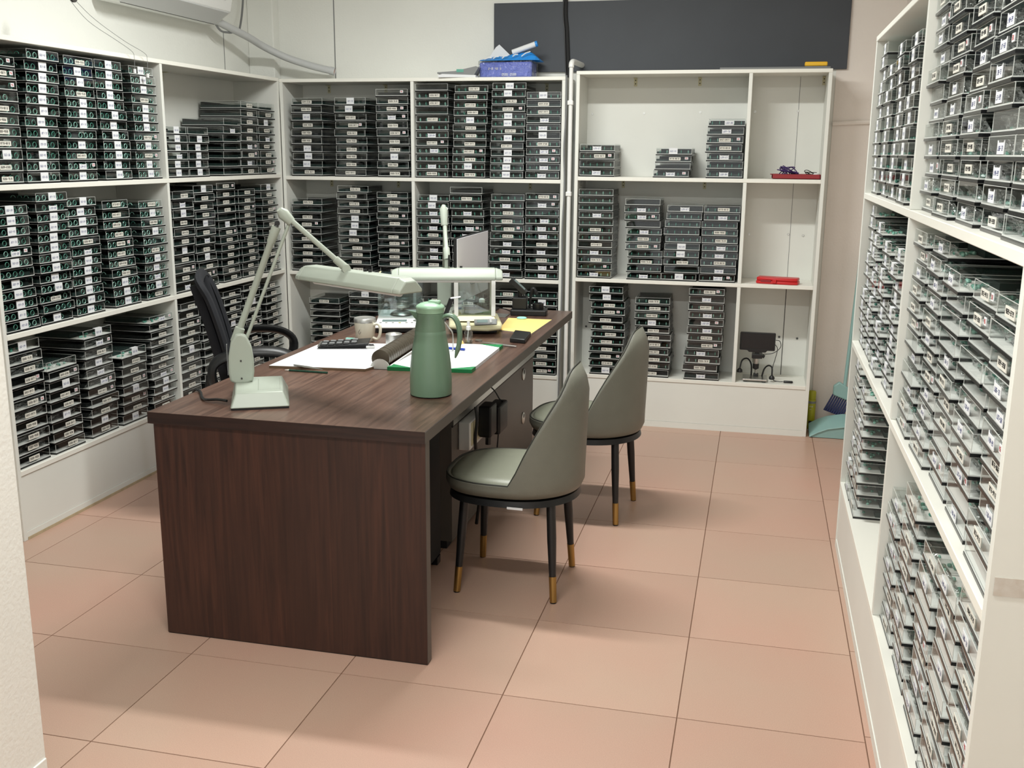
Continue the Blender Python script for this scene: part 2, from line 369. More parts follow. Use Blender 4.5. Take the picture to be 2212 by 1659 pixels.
def t_film(rnd):
    b=MB(); n=14; v=[];f=[]
    for j in range(6):
        for i in range(n):
            x=.006+(BW-.012)*i/(n-1); z=.009+.027*j/5
            y=.008+.010*rnd.random()+.012*(1-j/5)
            v.append((x,y,z))
    for j in range(5):
        for i in range(n-1): f.append((j*n+i,j*n+i+1,(j+1)*n+i+1,(j+1)*n+i))
    return b.add(v,f,'film')
def t_label(kind,rnd,xc=None):
    b=MB(); num=lambda k:''.join(rnd.choice('0123456789') for _ in range(k))
    if kind=='T':
        x=(xc or .078)+rnd.uniform(-.008,.008); w_=.046
        b.box(x,.0,.008,x+w_,.0015,BH+.0003,'paper'); b.box(x,.0015,BH,x+w_,.014,BH+.0004,'paper')
        text(b,num(3)+'-'+num(2),x+.004,.020,.0085,'inkb',slant=.25,wd=.52)
        if rnd.random()<.3: text(b,num(2),x+.009,.0115,.005,'ink',slant=.1)
    if kind=='P':
        x=(xc or .075)+rnd.uniform(-.01,.012); w_=.062; z=.011+rnd.uniform(0,.005)
        b.box(x,.0,z,x+w_,.0015,z+.018,'cream'); text(b,num(4)+'-'+num(4),x+.005,z+.0055,.0085,'ink',wd=.5,th=.19)
    if kind=='S':
        x=(xc or .08)+rnd.uniform(-.01,.012); w_=.048; z=.009+rnd.uniform(0,.003)
        b.prism([(x,z),(x+w_,z),(x+w_,z+.024),(x+w_-.004,z+.020),(x+.004,z+.020),(x,z+.024)],0,.0015,'paper')
        text(b,'L'+num(2)+'-'+num(2),x+.005,z+.006,.0085,'inkb',slant=.2,wd=.55,th=.16)
    return b
def t_mini(rnd):
    b=MB(); x=.155+rnd.uniform(-.01,.008); z=.018+rnd.uniform(0,.006)
    b.box(x,0,z,x+.018,.0015,z+.014,'paper'); text(b,rnd.choice(['45','50','8','38','52','46']),x+.003,z+.003,.008,'red',wd=.55,th=.18); return b
NV=6
TPL={'tray':t_tray(),'lid':t_lid()}
for k in 'DKW':
    for i in range(3): TPL['ins'+k+str(i)]=t_insert(k,random.Random(100+i))
for i in range(5): TPL['film'+str(i)]=t_film(random.Random(40+i))
for k in 'TPS':
    for i in range(NV): TPL['lab'+k+str(i)]=t_label(k,random.Random(200+i))
    for i in range(NV): TPL['labR'+k+str(i)]=t_label(k,random.Random(300+i),xc=.07)
for i in range(4): TPL['mini'+str(i)]=t_mini(random.Random(77+i))
TM={}
def tmesh(k):
    if k not in TM: TM[k]=TPL[k].mesh({'t':'tray','l':'label','i':'insert','f':'film','m':'sticker'}[k[0]])
    return TM[k]
#  wall,row,col,a,a_top,w,pitch,n,pattern(top->bottom)
ST=[
('L',0,0,.694,.700,.043,11,'mmnnPPPPTPP'),('L',0,1,.908,.958,.0427,12,'T'*12),('L',0,2,1.158,1.187,.0424,12,'PTTPTTTNTPST'),('L',0,3,1.409,1.387,.0425,12,'T'*12),('L',0,4,1.647,1.643,.042,12,'TTTPTTTPTPTT'),
('L',1,0,.698,.694,.0405,12,'TTTTSTNTTTTT'),('L',1,1,.918,.945,.0406,13,'TSTTTTTTTTPNT'),('L',1,2,1.138,1.128,.0417,12,'TTTTPSTTTTTT'),('L',1,3,1.405,1.355,.0436,11,'PPPPPPPPTTT'),('L',1,4,1.658,1.645,.0425,11,'PTPTNPTTSTP'),
('L',2,0,.698,.700,.0458,11,'TPPmPmPPPPP'),('L',2,1,.921,.912,.0435,9,'NPTPPTPPP'),('L',2,2,1.171,1.162,.0438,11,'TSPTSSPPPTP'),('L',2,3,1.405,1.418,.0436,8,'TPPPTPPT'),('L',2,4,1.655,1.655,.0389,12,'SPPPNPPSTTPP'),
('M',0,0,1.895,1.900,.041,6,'TTTSTT'),('M',0,1,2.1,2.105,.0411,6,'NTTTTT'),('M',0,2,2.438,2.465,.0432,7,'NSNNNNN'),('M',0,3,2.64,2.655,.0444,9,'PPPPPSPSP'),('M',0,4,2.855,2.86,.0442,9,'NPTPSPPPP'),
('M',1,0,1.9,1.92,.0456,11,'PSTPPPTPPPS'),('M',1,1,2.12,2.125,.0436,12,'TPPPTPSPTPPP'),('M',1,2,2.37,2.35,.0408,13,'PPPPNTPPPPPPP'),('M',1,3,2.6,2.58,.0408,12,'P'*12),('M',1,4,2.86,2.852,.0425,12,'TPPPPPPPPPPP'),
('M',2,0,1.895,1.925,.0447,11,'PPPPPTPPPPP'),('M',2,1,2.13,2.14,.0429,11,'NPPNPPNPPPP'),('M',2,2,2.36,2.36,.0413,12,'PPPPTPPPPPPP'),('M',2,3,2.598,2.588,.0422,12,'PPTPPPPPPPPP'),('M',2,4,2.866,2.85,.0441,11,'P'*11),
('B',0,0,-2.076,-2.064,.0447,10,'PPTPPPTTTP'),('B',0,1,-1.798,-1.798,.0448,10,'TTPPPPPPPP'),('B',0,2,-1.535,-1.538,.045,11,'mPPSPPPPTPP'),
('B',1,0,-2.10,-2.087,.0433,10,'PNPPPPPPPP'),('B',1,1,-1.78,-1.80,.0426,12,'PPPPTTTPPPPP'),('B',1,2,-1.540,-1.547,.0399,12,'PPPPPNPPPPPP'),
('B',2,0,-1.994,-1.997,.0401,10,'PNNNPPNPNP'),('B',2,1,-1.737,-1.74,.0406,11,'TPNNPNNPNPN'),
('B',0,3,-1.300,-1.302,.0435,12,'NPPNPNSPSNSP'),('B',0,4,-1.087,-1.065,.0426,12,'PPPPTPPPPPTP'),('B',0,5,-.864,-.845,.0403,13,'TTPPTTPTPTTTT'),('B',0,6,-.65,-.645,.0431,11,'TPPSSTPSSSS'),
('B',1,3,-1.300,-1.300,.0425,11,'TTSSSPPSSPS'),('B',1,4,-1.087,-1.098,.0429,12,'NPNSPSSNNNSS'),('B',1,5,-.865,-.853,.0436,11,'NSPPPPSSPSS'),('B',1,6,-.652,-.646,.0443,11,'mSNSSSPSPSS'),
('B',2,3,-1.30,-1.30,.0434,10,'PTPPTPPPPP'),('B',2,4,-1.09,-1.087,.0422,11,'PPTPPPPPPPP'),('B',2,5,-.863,-.859,.0443,11,'PPPPPPPPPPP'),('B',2,6,-.652,-.650,.0445,11,'NTTPPSPPPPm'),
('C',0,0,-.350,-.350,.0441,4,'SPNS'),('C',0,1,.065,.068,.0396,4,'TmNS'),('C',0,2,.342,.344,.0447,7,'SSPPSNS'),
('C',1,0,-.350,-.350,.0413,12,'NNNSNPSPSPmS'),('C',1,1,-.063,-.088,.0407,11,'NSSNSPmNPNS'),('C',1,2,.135,.142,.0416,10,'SNNNNTTPNT'),('C',1,3,.342,.344,.0415,10,'PSNPPSSPSS'),
('C',2,0,-.259,-.269,.0423,12,'TTPmPPPPPPPT'),('C',2,1,-.002,-.007,.0413,11,'PPPTPPPPPPP'),('C',2,2,.272,.290,.0432,12,'mSPSSSPmSPPS'),
]
for r,n4 in ((0,(12,12,12,12,12)),(1,(12,12,11,11,11)),(2,(9,11,10,11,12))):
    for c,(a,dt) in enumerate(((.208,.0),(-.05,.03),(-.300,.0),(-.53,-.02),(-.757,0))):
        ST.append(('N',r,c,a,a+dt*.6,.0425,n4[c],None))
for r,cc in ((0,((1.43,1.425,12),(1.16,1.2,10),(.905,.955,11),(.64,.68,11))),(1,((1.42,1.42,12),(1.20,1.15,11),(.93,.90,10),(.66,.63,10))),(2,((1.41,1.40,12),(1.195,1.17,11)))):
    for c,(a,at,n) in enumerate(cc): ST.append(('F',r,c,a,at,.0428,n,'T'*n if r<2 else None))
BAY={'L':('L','L','near left bay'),'M':('L','L','far left bay'),'B':('B','B1','back wall left'),'C':('B','B3','back wall right'),'N':('R','R','near right bay'),'F':('R','R','far right bay')}
ORD=['','first','second','third','fourth','fifth','sixth','seventh','eighth','ninth','tenth','eleventh','twelfth','thirteenth']
ROW=['upper shelf','middle shelf','lower shelf']
def px(p):
    q=Vector(p)-Vector(CAM); d=q.dot(fw); return (1106+FPX*q.dot(rx)/d, 829.5+FPX*q.dot(dn)/d)
info=[]
for s in ST:
    bay,r,c,a,at,p,n,pat=s; wall,zk,_=BAY[bay]; z0=ZS[zk][r]
    off={'B':(lambda m,z:(m,YB+.01,z)),'L':(lambda m,z:(XL-.012,m,z)),'R':(lambda m,z:(XR+.022,m,z))}[wall]
    e=BW if wall!='R' else -BW
    P0=px(off(a,z0)); P1=px(off(a+e,z0)); P2=px(off(a,z0+p))
    ar=abs((P1[0]-P0[0])*(P2[1]-P0[1])-(P1[1]-P0[1])*(P2[0]-P0[0]))
    if not (-60<P0[0]<2200): ar*=.3
    info.append(ar)
order=sorted(range(len(ST)),key=lambda i:-info[i]); single=set(); tot=0
for i in order:
    if tot+ST[i][6]>303: break
    single.add(i); tot+=ST[i][6]
mass=MB(); ringv=MB()
MASSD={}
def put(dst,key,X,swap=None):
    t=TPL[key]; A=np.array(t.v); A=A@np.array(X.to_3x3()).T+np.array(X.translation)
    k=len(dst.v); dst.v+=[tuple(q) for q in A]
    mi=[dst.mi(m) for m in t.mt]
    for f,m in zip(t.f,t.m): dst.f.append(tuple(k+q for q in f)); dst.m.append(mi[m])
def ring(X,x,y,z,r,axis):
    n=12; v=[];f=[]
    for i in range(n):
        a=2*PI*i/n
        for (dr,dy) in ((-.0017,0),(0,-.0018),(.0017,0),(0,.0018)):
            rr=r+dr; p=(x+rr*math.cos(a),y+dy,z+rr*math.sin(a)) if axis=='f' else (x+dy,y+rr*math.cos(a),z+rr*math.sin(a))
            v.append(tuple(X@Vector(p)))
    for i in range(n):
        for k in range(4): f.append((i*4+k,i*4+(k+1)%4,((i+1)%n)*4+(k+1)%4,((i+1)%n)*4+k))
    ringv.add(v,f,'jadel' if R_.random()<.45 else 'jade')
for si,s in enumerate(ST):
    bay,r,c,a,at,p,n,pat=s; wall,zk,bn=BAY[bay]; z0=ZS[zk][r]+.0004
    if pat is None: pat=''.join(R_.choice('SSPPSPN' if bay=='N' else 'SPTP') for _ in range(n))
    jit=.006 if bay in 'LMB' else .008 if bay=='C' else .013
    lo,hi={'L':(.697,1.860),'M':(1.890,3.066),'B':(-2.11,-.46),'C':(-.347,.95),'N':(.203,-.989),'F':(1.430,.234)}[bay]
    if bay=='B': lo,hi=(-2.107,-1.332) if c<3 else (-1.302,-.457)
    if bay=='C': hi=.541
    for k in range(n):   # k from the bottom
        tfrac=k/max(1,n-1); aa=a+(at-a)*tfrac+R_.uniform(-jit,jit)
        rot=R_.uniform(-.016,.016); 
        if wall=='R':
            aa=min(lo,max(hi+BW,aa)) ; bx=XR+.0185+R_.uniform(-.008,.009)
            X=Matrix.Translation((bx,aa,z0+k*p))@Matrix.Rotation(-PI/2+rot,4,'Z')
        elif wall=='L':
            aa=max(lo,min(hi-BW,aa)); bx=XL-.012-R_.uniform(-.004,.006)
            X=Matrix.Translation((bx,aa,z0+k*p))@Matrix.Rotation(PI/2+rot,4,'Z')
        else:
            aa=max(lo,min(hi-BW,aa)); bx=YB+.010+R_.uniform(-.004,.006)
            X=Matrix.Translation((aa,bx,z0+k*p))@Matrix.Rotation(rot,4,'Z')
        X=X@Matrix.Diagonal((1,1,(p-.0004)/.0427,1))
        lk=pat[n-1-k] if n-1-k<len(pat) else 'P'
        mini=(lk=='m') or (lk in 'PS' and R_.random()<.16)
        if lk=='m': lk='P' if R_.random()<.7 else 'N'
        if lk=='n': lk='N'; mini=True if k>7 else False
        ik={'L':'D','M':'D','B':'D','C':'D','N':'W','F':'W'}[bay]
        if (bay=='L' and r==2): ik='K' if k<n-1 else 'W'
        if bay=='M' and r==2: ik='K'
        if bay in 'BC' and R_.random()<.35: ik='K'
        ins='ins'+ik+str(R_.randrange(3)); vi=R_.randrange(NV)
        lab=None if lk=='N' else ('labR' if wall=='R' else 'lab')+lk+str(vi)
        film='film'+str(R_.randrange(5)) if (bay=='N' or (bay=='L' and r==2 and R_.random()<.3)) else None
        mn='mini'+str(R_.randrange(4)) if mini else None
        # jade rings and posts
        if bay=='L' and r<2:
            for q in range(5):
                if R_.random()<.9: ring(X,.025+.036*q,.010,.0215,.0105,'f')
            for q in range(1,4): ring(X,.008,.02+.03*q,.0215,.0105,'s')
        elif bay in 'BC' and (c>=3 or bay=='C') and R_.random()<.75:
            for q in range(5): ring(X,.022+.038*q,.012,.0205,.0085,'s')
        if si in single:
            look={'T':'tall white label','P':'cream printed label','S':'torn white label','N':'no front label'}[lk]
            nn=n-k
            lb='clear box with %s, %s from top, %s stack, %s, %s'%(look,ORD[nn],ORD[c+1],ROW[r],bn)
            o=D.objects.new('display_box',None); COL.objects.link(o); o.matrix_world=X; o.empty_display_size=.01
            tag(o,lb,'box','clear boxes in the '+bn)
            for nm,key in (('tray','tray'),('clear_lid','lid'),('liner',ins),('paper_label',lab),('number_sticker',mn),('plastic_film',film)):
                if key:
                    ch=D.objects.new(nm,tmesh(key)); COL.objects.link(ch); ch.parent=o
        else:
            for key in ('tray','lid',ins,lab,mn,film):
                if key: put(mass,key,X)
tag(mass.build('display_boxes'),'hundreds of smaller clear lidded boxes stacked on the farther shelves','boxes','farther clear boxes',kind='stuff')
tag(ringv.build('jade_bangles',smooth=True,auto=80),'small green jade rings standing inside the clear boxes','rings','jade rings',kind='stuff')
print('single boxes',tot)
def arc(c,r,a0,a1,n,plane='xz',k=1):
    out=[]
    for i in range(n+1):
        a=math.radians(a0+(a1-a0)*i/n); u,v=r*math.cos(a),r*math.sin(a)*k
        out.append({'xz':(c[0]+u,c[1],c[2]+v),'xy':(c[0]+u,c[1]+v,c[2]),'yz':(c[0],c[1]+u,c[2]+v)}[plane])
    return out
def smooth(pts,n=6):
    P=[Vector(p) for p in pts]; out=[]
    for i in range(len(P)-1):
        a,b,c,d=P[max(0,i-1)],P[i],P[i+1],P[min(len(P)-1,i+2)]
        for k in range(n):
            t=k/n; out.append(.5*((2*b)+(c-a)*t+(2*a-5*b+4*c-d)*t*t+(3*b-3*c+d-a)*t**3))
    out.append(P[-1]); return out
def rrect(x0,y0,x1,y1,r,n=4):
    o=[]
    for cx,cy,a in ((x1-r,y1-r,0),(x0+r,y1-r,90),(x0+r,y0+r,180),(x1-r,y0+r,270)):
        for i in range(n+1):
            t=math.radians(a+90*i/n); o.append((cx+r*math.cos(t),cy+r*math.sin(t)))
    return o
# ------------------------------------------------------------------ desk
ZT=.742
dk=thing('desk','large dark walnut desk with grey-brown side cabinet','desk',(0,0,0))
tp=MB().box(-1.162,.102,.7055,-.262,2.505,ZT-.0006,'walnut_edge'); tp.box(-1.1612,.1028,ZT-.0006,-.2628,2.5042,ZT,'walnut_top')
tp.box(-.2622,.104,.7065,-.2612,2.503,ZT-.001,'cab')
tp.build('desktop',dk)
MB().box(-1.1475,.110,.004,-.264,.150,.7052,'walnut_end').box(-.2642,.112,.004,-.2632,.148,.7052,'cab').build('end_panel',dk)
MB().box(-1.147,.113,.0,-.266,.147,.004,'black').build('foot_strip',dk)
MB().box(-1.1,2.45,.03,-.48,2.49,.705,'cab').build('end_panel',dk)
MB().box(-.62,1.02,.035,-.46,2.49,.705,'cab').box(-.475,.15,.535,-.46,1.02,.705,'cab').build('cabinet_body',dk)
MB().box(-.60,1.03,.0,-.485,2.44,.035,'blackm').build('plinth',dk)
MB().box(-.4598,1.02,.508,-.452,2.489,.535,'alu').box(-.459,1.02,.5,-.455,2.489,.508,'gap').build('metal_profile',dk)
for z in (.452,.226):
    b=MB().lathe([(.030,0),(.030,.004),(.026,.006)],'alu',(-.4598,2.256,z),24,axis=0); b.lathe([(.011,.0062),(.011,.0066)],'ink',(-.4598,2.256,z+.012),14,axis=0); b.build('lock_ring',dk,smooth=True)
pc=thing('computer_tower','black computer tower in the gap under the desk','computer',(-.56,.72,0))
MB().box(-.09,-.19,.03,.09,.19,.53,'blackm').build('case',pc,bevel=.008); 
MB().box(-.08,-.192,.05,.08,-.19,.51,'black').build('front_cover',pc)
for sx in (-.07,.07):
    for sy in (-.16,.16): MB().box(sx-.02,sy-.02,0,sx+.02,sy+.02,.03,'black').build('foot',pc)
so=thing('power_socket','white wall socket box on the cabinet side','socket',(-.458,1.21,.45))
MB().box(-.001,-.10,-.065,.045,.12,.048,'whitep').build('housing',so,bevel=.004); MB().box(.0452,-.08,-.05,.047,.10,.042,'beigep').build('face_plate',so)
ad=thing('power_adapter','slim black power adapter plugged in the white socket','adapter',(-.40,1.27,.47))
MB().box(-.009,-.05,-.06,.045,.045,.07,'black').build('adapter_body',ad,bevel=.008); MB().tube([(.02,0,-.06),(.02,0,-.10)],.012,'black').build('strain_relief',ad)
tag(MB().tube(smooth([(-.38,1.27,.37),(-.39,1.27,.28),(-.41,1.22,.2),(-.43,1.1,.1),(-.44,1.0,.02)]),.004,'black',6).build('adapter_cord',ad),'',None)
ad=thing('power_adapter','square black power adapter beside the slim one','adapter',(-.40,1.41,.45))
MB().box(-.009,-.065,-.06,.05,.075,.06,'black').build('adapter_body',ad,bevel=.008)
tag(MB().tube(smooth([(-.449,1.43,.60),(-.40,1.435,.56),(-.375,1.44,.52),(-.36,1.44,.5112)]),.003,'black',6).tube(smooth([(-.37,1.40,.389),(-.375,1.39,.3),(-.40,1.38,.15),(-.41,1.37,.02)]),.003,'black',6).build('thin_cable'),'thin black cable hanging over the square power adapter','cable')
tag(MB().tube(smooth([(-.405,1.17,.55),(-.398,1.165,.50),(-.404,1.16,.42),(-.40,1.17,.34),(-.39,1.18,.2),(-.41,1.2,.05)]),.007,'black',8).build('power_cable'),'thick black cable in front of the white socket','cable')
# ------------------------------------------------------------------ guest chairs
def chair(name,label,loc,rz,patch):
    t=thing(name,label,'chair',loc,rz,'olive grey tub chairs')
    A,B=.243,.228
    def out(phi,s=1.,z=0):
        c,sn=math.cos(phi),math.sin(phi); e=2.12 if c>0 else 2.9; k=(abs(c)**e+abs(sn)**e)**(-1/e)
        return (A*c*k*s,B*sn*k*s)
    N=64
    def rim(phi):
        d=abs((phi+PI)%(2*PI)-PI); dd=math.degrees(d)
        f=1.09*max(0.,math.cos(math.radians(min(90,dd*90/82))))**.82; f=f/(1+f**14)**(1/14)*1.02
        return .428+.395*f
    rows=[]
    prof=[(.70,.372),(.86,.374),(.96,.383),(1.,.405)]
    for s,z in prof: rows.append([(*out(2*PI*i/N,s),z) for i in range(N)])
    K=9
    for k in range(1,K+1):
        row=[]
        for i in range(N):
            phi=2*PI*i/N; zr=rim(phi); z=.405+(zr-.405)*k/K
            x,y=out(phi); h=max(0,(z-.43)/.395)
            x+= .014*h-.045*max(0,(h-.72)/.3)**2; y*=(1-.22*h**1.5)
            row.append((x,y,z))
        rows.append(row)
    v=[p for r in rows for p in r]; f=[]
    for j in range(len(rows)-1):
        for i in range(N): f.append((j*N+i,j*N+(i+1)%N,(j+1)*N+(i+1)%N,(j+1)*N+i))
    f.append(tuple(range(N-1,-1,-1)))
    b=MB(); b.add(v,f,'leather_back'); b.build('shell',t,smooth=True,auto=180,solid=.017)
    ri=[Vector(p) for p in rows[-1]]
    ri=[Vector((p.x*.985,p.y*.985,p.z+.002)) for p in ri]
    MB().tube(ri,.0028,'pipe_d',6,closed=True).build('piping',t,smooth=True)
    b=MB(); rr=[]
    for s,z in ((.93,.405),(.935,.424),(.90,.436),(.75,.442),(.5,.444),(.25,.445)): rr.append([(*out(2*PI*i/N,s),z) for i in range(N)])
    v=[p for r in rr for p in r]; f=[]
    for j in range(len(rr)-1):
        for i in range(N): f.append((j*N+i,j*N+(i+1)%N,(j+1)*N+(i+1)%N,(j+1)*N+i))
    f.append(tuple((len(rr)-1)*N+i for i in range(N)))
    b.add(v,f,'leather'); b.build('seat_cushion',t,smooth=True,auto=180)
    b=MB(); v=[];f=[]
    for s,z in ((.93,.372),(.95,.350),(.80,.345),(.78,.372)): v+=[(*out(2*PI*i/N,s),z) for i in range(N)]
    for j in range(4):
        for i in range(N): f.append((j*N+i,j*N+(i+1)%N,((j+1)%4)*N+(i+1)%N,((j+1)%4)*N+i))
    b.add(v,f,'black'); b.build('seat_frame',t,smooth=True)
    for sx in (-1,1):
        for sy in (-1,1):
            T=Vector((sx*.155,sy*.135,.352)); F=Vector((sx*.176,sy*.168,0)); m=T.lerp(F,.73)
            lg=MB().tube([T,T.lerp(F,.35),m],[.0165,.0165,.0125],'black',14).build('leg',t,smooth=True)
            MB().tube([m,F+Vector((0,0,.004))],[.0135,.0125],'brass',14).build('brass_tip',lg,smooth=True)
            MB().tube([F+Vector((0,0,.005)),F+Vector((0,0,.0005))],.0115,'black',12).build('foot_pad',lg)
    if patch: MB().box(.02,-.221,.348,.075,-.219,.356,'paper').build('torn_tag',t)
    return t
chair('guest_chair','olive grey leather tub chair nearest the camera, black legs with brass tips',(-.152,.815,0),math.radians(-1),True)
chair('guest_chair','olive grey leather tub chair behind the nearer one, by the desk far end',(-.030,1.645,0),math.radians(-6),False)
# ------------------------------------------------------------------ office chair
oc=thing('office_chair','black mesh office chair with looped armrests behind the desk','chair',(-1.455,1.475,0),math.radians(27))
def bk(u,z): # back surface: u along width
    h=(z-.52)/.5; return (-.17-.09*h-.04*h*h+.05*(u/.21)**2,u,z)
fr=[]
cor=[(.19,.52),(.205,.75),(.205,.92),(.17,.995),(-.17,.995),(-.205,.92),(-.205,.75),(-.19,.52)]
pts=[bk(u,z) for u,z in cor]; 
MB().tube(smooth(pts,5),.016,'navy',8,flat=(1,1.5)).tube([bk(-.19,.53),bk(0,.51),bk(.19,.53)],.018,'navy',8).build('backrest_frame',oc,smooth=True)
b=MB(); v=[];f=[]
for j in range(9):
    for i in range(9): v.append(bk(-.20+.05*i,.52+.465*j/8))
for j in range(8):
    for i in range(8): f.append((j*9+i,j*9+i+1,(j+1)*9+i+1,(j+1)*9+i))
b.add(v,f,'meshfab'); b.build('mesh_back',oc,smooth=True)
b=MB()
for u in (-.12,.12): b.tube([bk(u,.53),bk(u,.8),bk(u,.98)],.02,'navy',8,flat=(1.6,.5))
b.build('back_support',oc,smooth=True)
MB().prism(rrect(-.23,-.23,.24,.23,.08,6),.42,.49,'navy',axis=2).build('seat',oc,bevel=.015,smooth=True)
for sy in (-1,1):
    L=[(-.17,sy*.26,.50),(-.22,sy*.28,.60),(-.20,sy*.285,.68),(-.08,sy*.29,.715),(.05,sy*.29,.71),(.12,sy*.285,.67),(.12,sy*.285,.60),(.06,sy*.28,.52),(.0,sy*.26,.47)]
    MB().tube(smooth(L,5),.017,'black',10,flat=(1.7,1)).tube([(.0,sy*.2,.44),(0,sy*.262,.47)],.016,'black',8).build('armrest',oc,smooth=True)
MB().tube([(0,0,.08),(0,0,.43)],.025,'black',12).tube([(-.2,0,.45),(-.26,0,.47),(-.24,0,.56)],.022,'black',8).build('gas_column',oc,smooth=True)
for k in range(5):
    a=2*PI*k/5; e_=(.27*math.cos(a),.27*math.sin(a))
    lg=MB().tube([(0,0,.1),(e_[0],e_[1],.065)],[.022,.014],'black',8).build('base_leg',oc,smooth=True)
    MB().lathe([(.024,-.018),(.027,0),(.024,.018)],'black',(e_[0],e_[1],.027),14,axis=1).build('caster',lg,smooth=True)
# ------------------------------------------------------------------ desk lamps
def hood(L,t,loc,rz,rx=0,name='lamp_hood'):
    # trapezoid roof section extruded along local x
    W2,h=.052,.048
    sec=[(-W2,0),(-W2,.014),(-.024,h),(.024,h),(W2,.014),(W2,0)]
    b=MB().prism(sec,-L/2+.03,L/2-.03,'mint',axis=0)
    ho=b.build('lamp_hood',t,bevel=.004,smooth=True); ho.location=loc; ho.rotation_euler=(rx,0,rz)
    for s in (-1,1):
        x0=s*(L/2-.0295); x1=s*(L/2)
        q=[(x0,y,z) for y,z in sec]; r=[(x1,y*.9,z*.78) for y,z in sec]
        n=6; f=[tuple(range(n)),tuple(range(n,2*n))]+[(i,(i+1)%n,n+(i+1)%n,n+i) for i in range(n)]
        e_=MB().add(q+r,f,'mint').build('end_cap',ho,bevel=.004,smooth=True)
    MB().tube([(-L/2+.05,0,-.004),(L/2-.05,0,-.004)],.011,'whitep',10).build('lamp_tube',ho,smooth=True)
    for x in (.035,.06): MB().lathe([(.006,0),(.006,.007)],'black',(x,.012,h),10).build('switch',ho)
    return ho
ux=Vector((math.cos(math.radians(26.5)),math.sin(math.radians(26.5)),0)); uy=Vector((-ux.y,ux.x,0))
l1=thing('desk_lamp','mint green articulated tube lamp standing on the near desk end','lamp',(-.921,.178,ZT),math.radians(26.5))
bs=MB().hexa([(0,0,.006),(.182,0,.006),(.182,.28,.006),(0,.28,.006)],[(.018,.028,.05),(.162,.028,.05),(.162,.235,.056),(.012,.235,.056)],'mint').build('lamp_base',l1,bevel=.004,smooth=True)
MB().box(.003,.003,.0,.179,.277,.006,'black').build('base_pad',bs)
MB().hexa([(.085,.05,.050),(.155,.05,.050),(.155,.2,.0545),(.085,.2,.0545)],[(.087,.052,.0525),(.153,.052,.0525),(.153,.198,.057),(.087,.198,.057)],'mint').build('base_plate',bs)
def loc1(p): # world -> l1 local
    d=Vector(p)-Vector((-.921,.178,ZT)); return (d.dot(ux),d.dot(uy),d.z)
# counterweight body faces the camera
bc=Vector((-.972,.355,0)); vd=Vector((-.48,.88,0)).normalized(); sd=Vector((.88,.48,0))
poly=[(-.036,.80),(-.040,.83),(-.038,.88),(-.028,.93),(-.012,.955),(.004,.957),(.022,.945),(.036,.91),(.041,.87),(.041,.83),(.036,.80),(.02,.792),(-.02,.792)]
v=[loc1(bc+sd*x+vd*d+Vector((0,0,z))) for d in (-.022,.022) for x,z in poly]; n=len(poly)
bd=MB().add(v,[tuple(range(n)),tuple(range(2*n-1,n-1,-1))]+[(i,(i+1)%n,n+(i+1)%n,n+i) for i in range(n)],'mint').build('spring_housing',l1,bevel=.007,smooth=True,seg=3)
q=[loc1(bc-sd*.0405+vd*d+Vector((0,0,z))) for d,z in ((-.009,.82),(.009,.82),(.009,.92),(-.009,.92))]; q2=[loc1(bc-sd*.043+vd*d+Vector((0,0,z))) for d,z in ((-.009,.82),(.009,.82),(.009,.92),(-.009,.92))]
MB().hexa(q,q2,'greyp').build('spring_slot',bd)
for z in (.81,.868):
    p=loc1(bc-vd*.0235+Vector((0,0,z))); MB().lathe([(.003,-.001),(.003,.001)],'gap',p,8,axis=1).build('screw',bd)
MB().tube([loc1(bc+Vector((0,0,.795))),loc1(bc+Vector((0,0,.772)))],.016,'steel',12).build('pivot_pin',l1)
P=lambda u,v_,y: aty_(u,v_,y)
def aty_(u,v_,y):
    d=rx*((u-1106)/FPX)+dn*((v_-829.5)/FPX)+fw; t=(y-CAM[1])/d.y; return Vector(CAM)+d*t
def atz_(u,v_,z):
    d=rx*((u-1106)/FPX)+dn*((v_-829.5)/FPX)+fw; t=(z-CAM[2])/d.z; return Vector(CAM)+d*t
A0=aty_(508,738,.36); A1=aty_(597,490,.42); E1=aty_(612,462,.43)
MB().tube([loc1(A0),loc1(A0.lerp(A1,.12)),loc1(A0.lerp(A1,.13)),loc1(A0.lerp(A1,.86)),loc1(A0.lerp(A1,.87)),loc1(A1)],[.016,.016,.0105,.0105,.0135,.015],'mint',14).build('lower_arm',l1,smooth=True)
MB().tube([loc1(aty_(533,730,.37)),loc1(aty_(626,478,.44))],.0055,'mint',10).build('parallel_rod',l1,smooth=True)
MB().tube([loc1(aty_(603,452,.42)),loc1(E1),loc1(aty_(630,480,.44))],[.010,.020,.015],'mint',12).build('elbow_joint',l1,smooth=True)
MB().lathe([(.008,-.02),(.008,.02)],'black',loc1(aty_(599,482,.42)),12,axis=1).build('joint_bolt',l1)
HZ=1.105
a_=atz_(638,604,HZ); b_=atz_(858,637,HZ); hc=(a_+b_)/2; ang=math.atan2(b_.y-a_.y,b_.x-a_.x); Lh=(b_-a_).length
hc=hc+Vector((-math.sin(ang),math.cos(ang),0))*.05
W0=aty_(748,580,hc.y)
E2=aty_(622,470,.43)
MB().tube([loc1(E2),loc1(E2.lerp(W0,.8)),loc1(E2.lerp(W0,.81)),loc1(W0)],[.0085,.0085,.012,.014],'mint',12).build('upper_arm',l1,smooth=True)
MB().lathe([(.014,-.014),(.014,.014)],'mint',loc1(W0),16,axis=1).build('wrist_joint',l1,smooth=True)
hd=hood(Lh+.015,l1,loc1(hc),ang-math.radians(26.5))
MB().tube([loc1(W0),loc1(Vector((W0.x,W0.y,HZ+.04)))],.012,'mint',12).build('swivel_neck',l1,smooth=True)
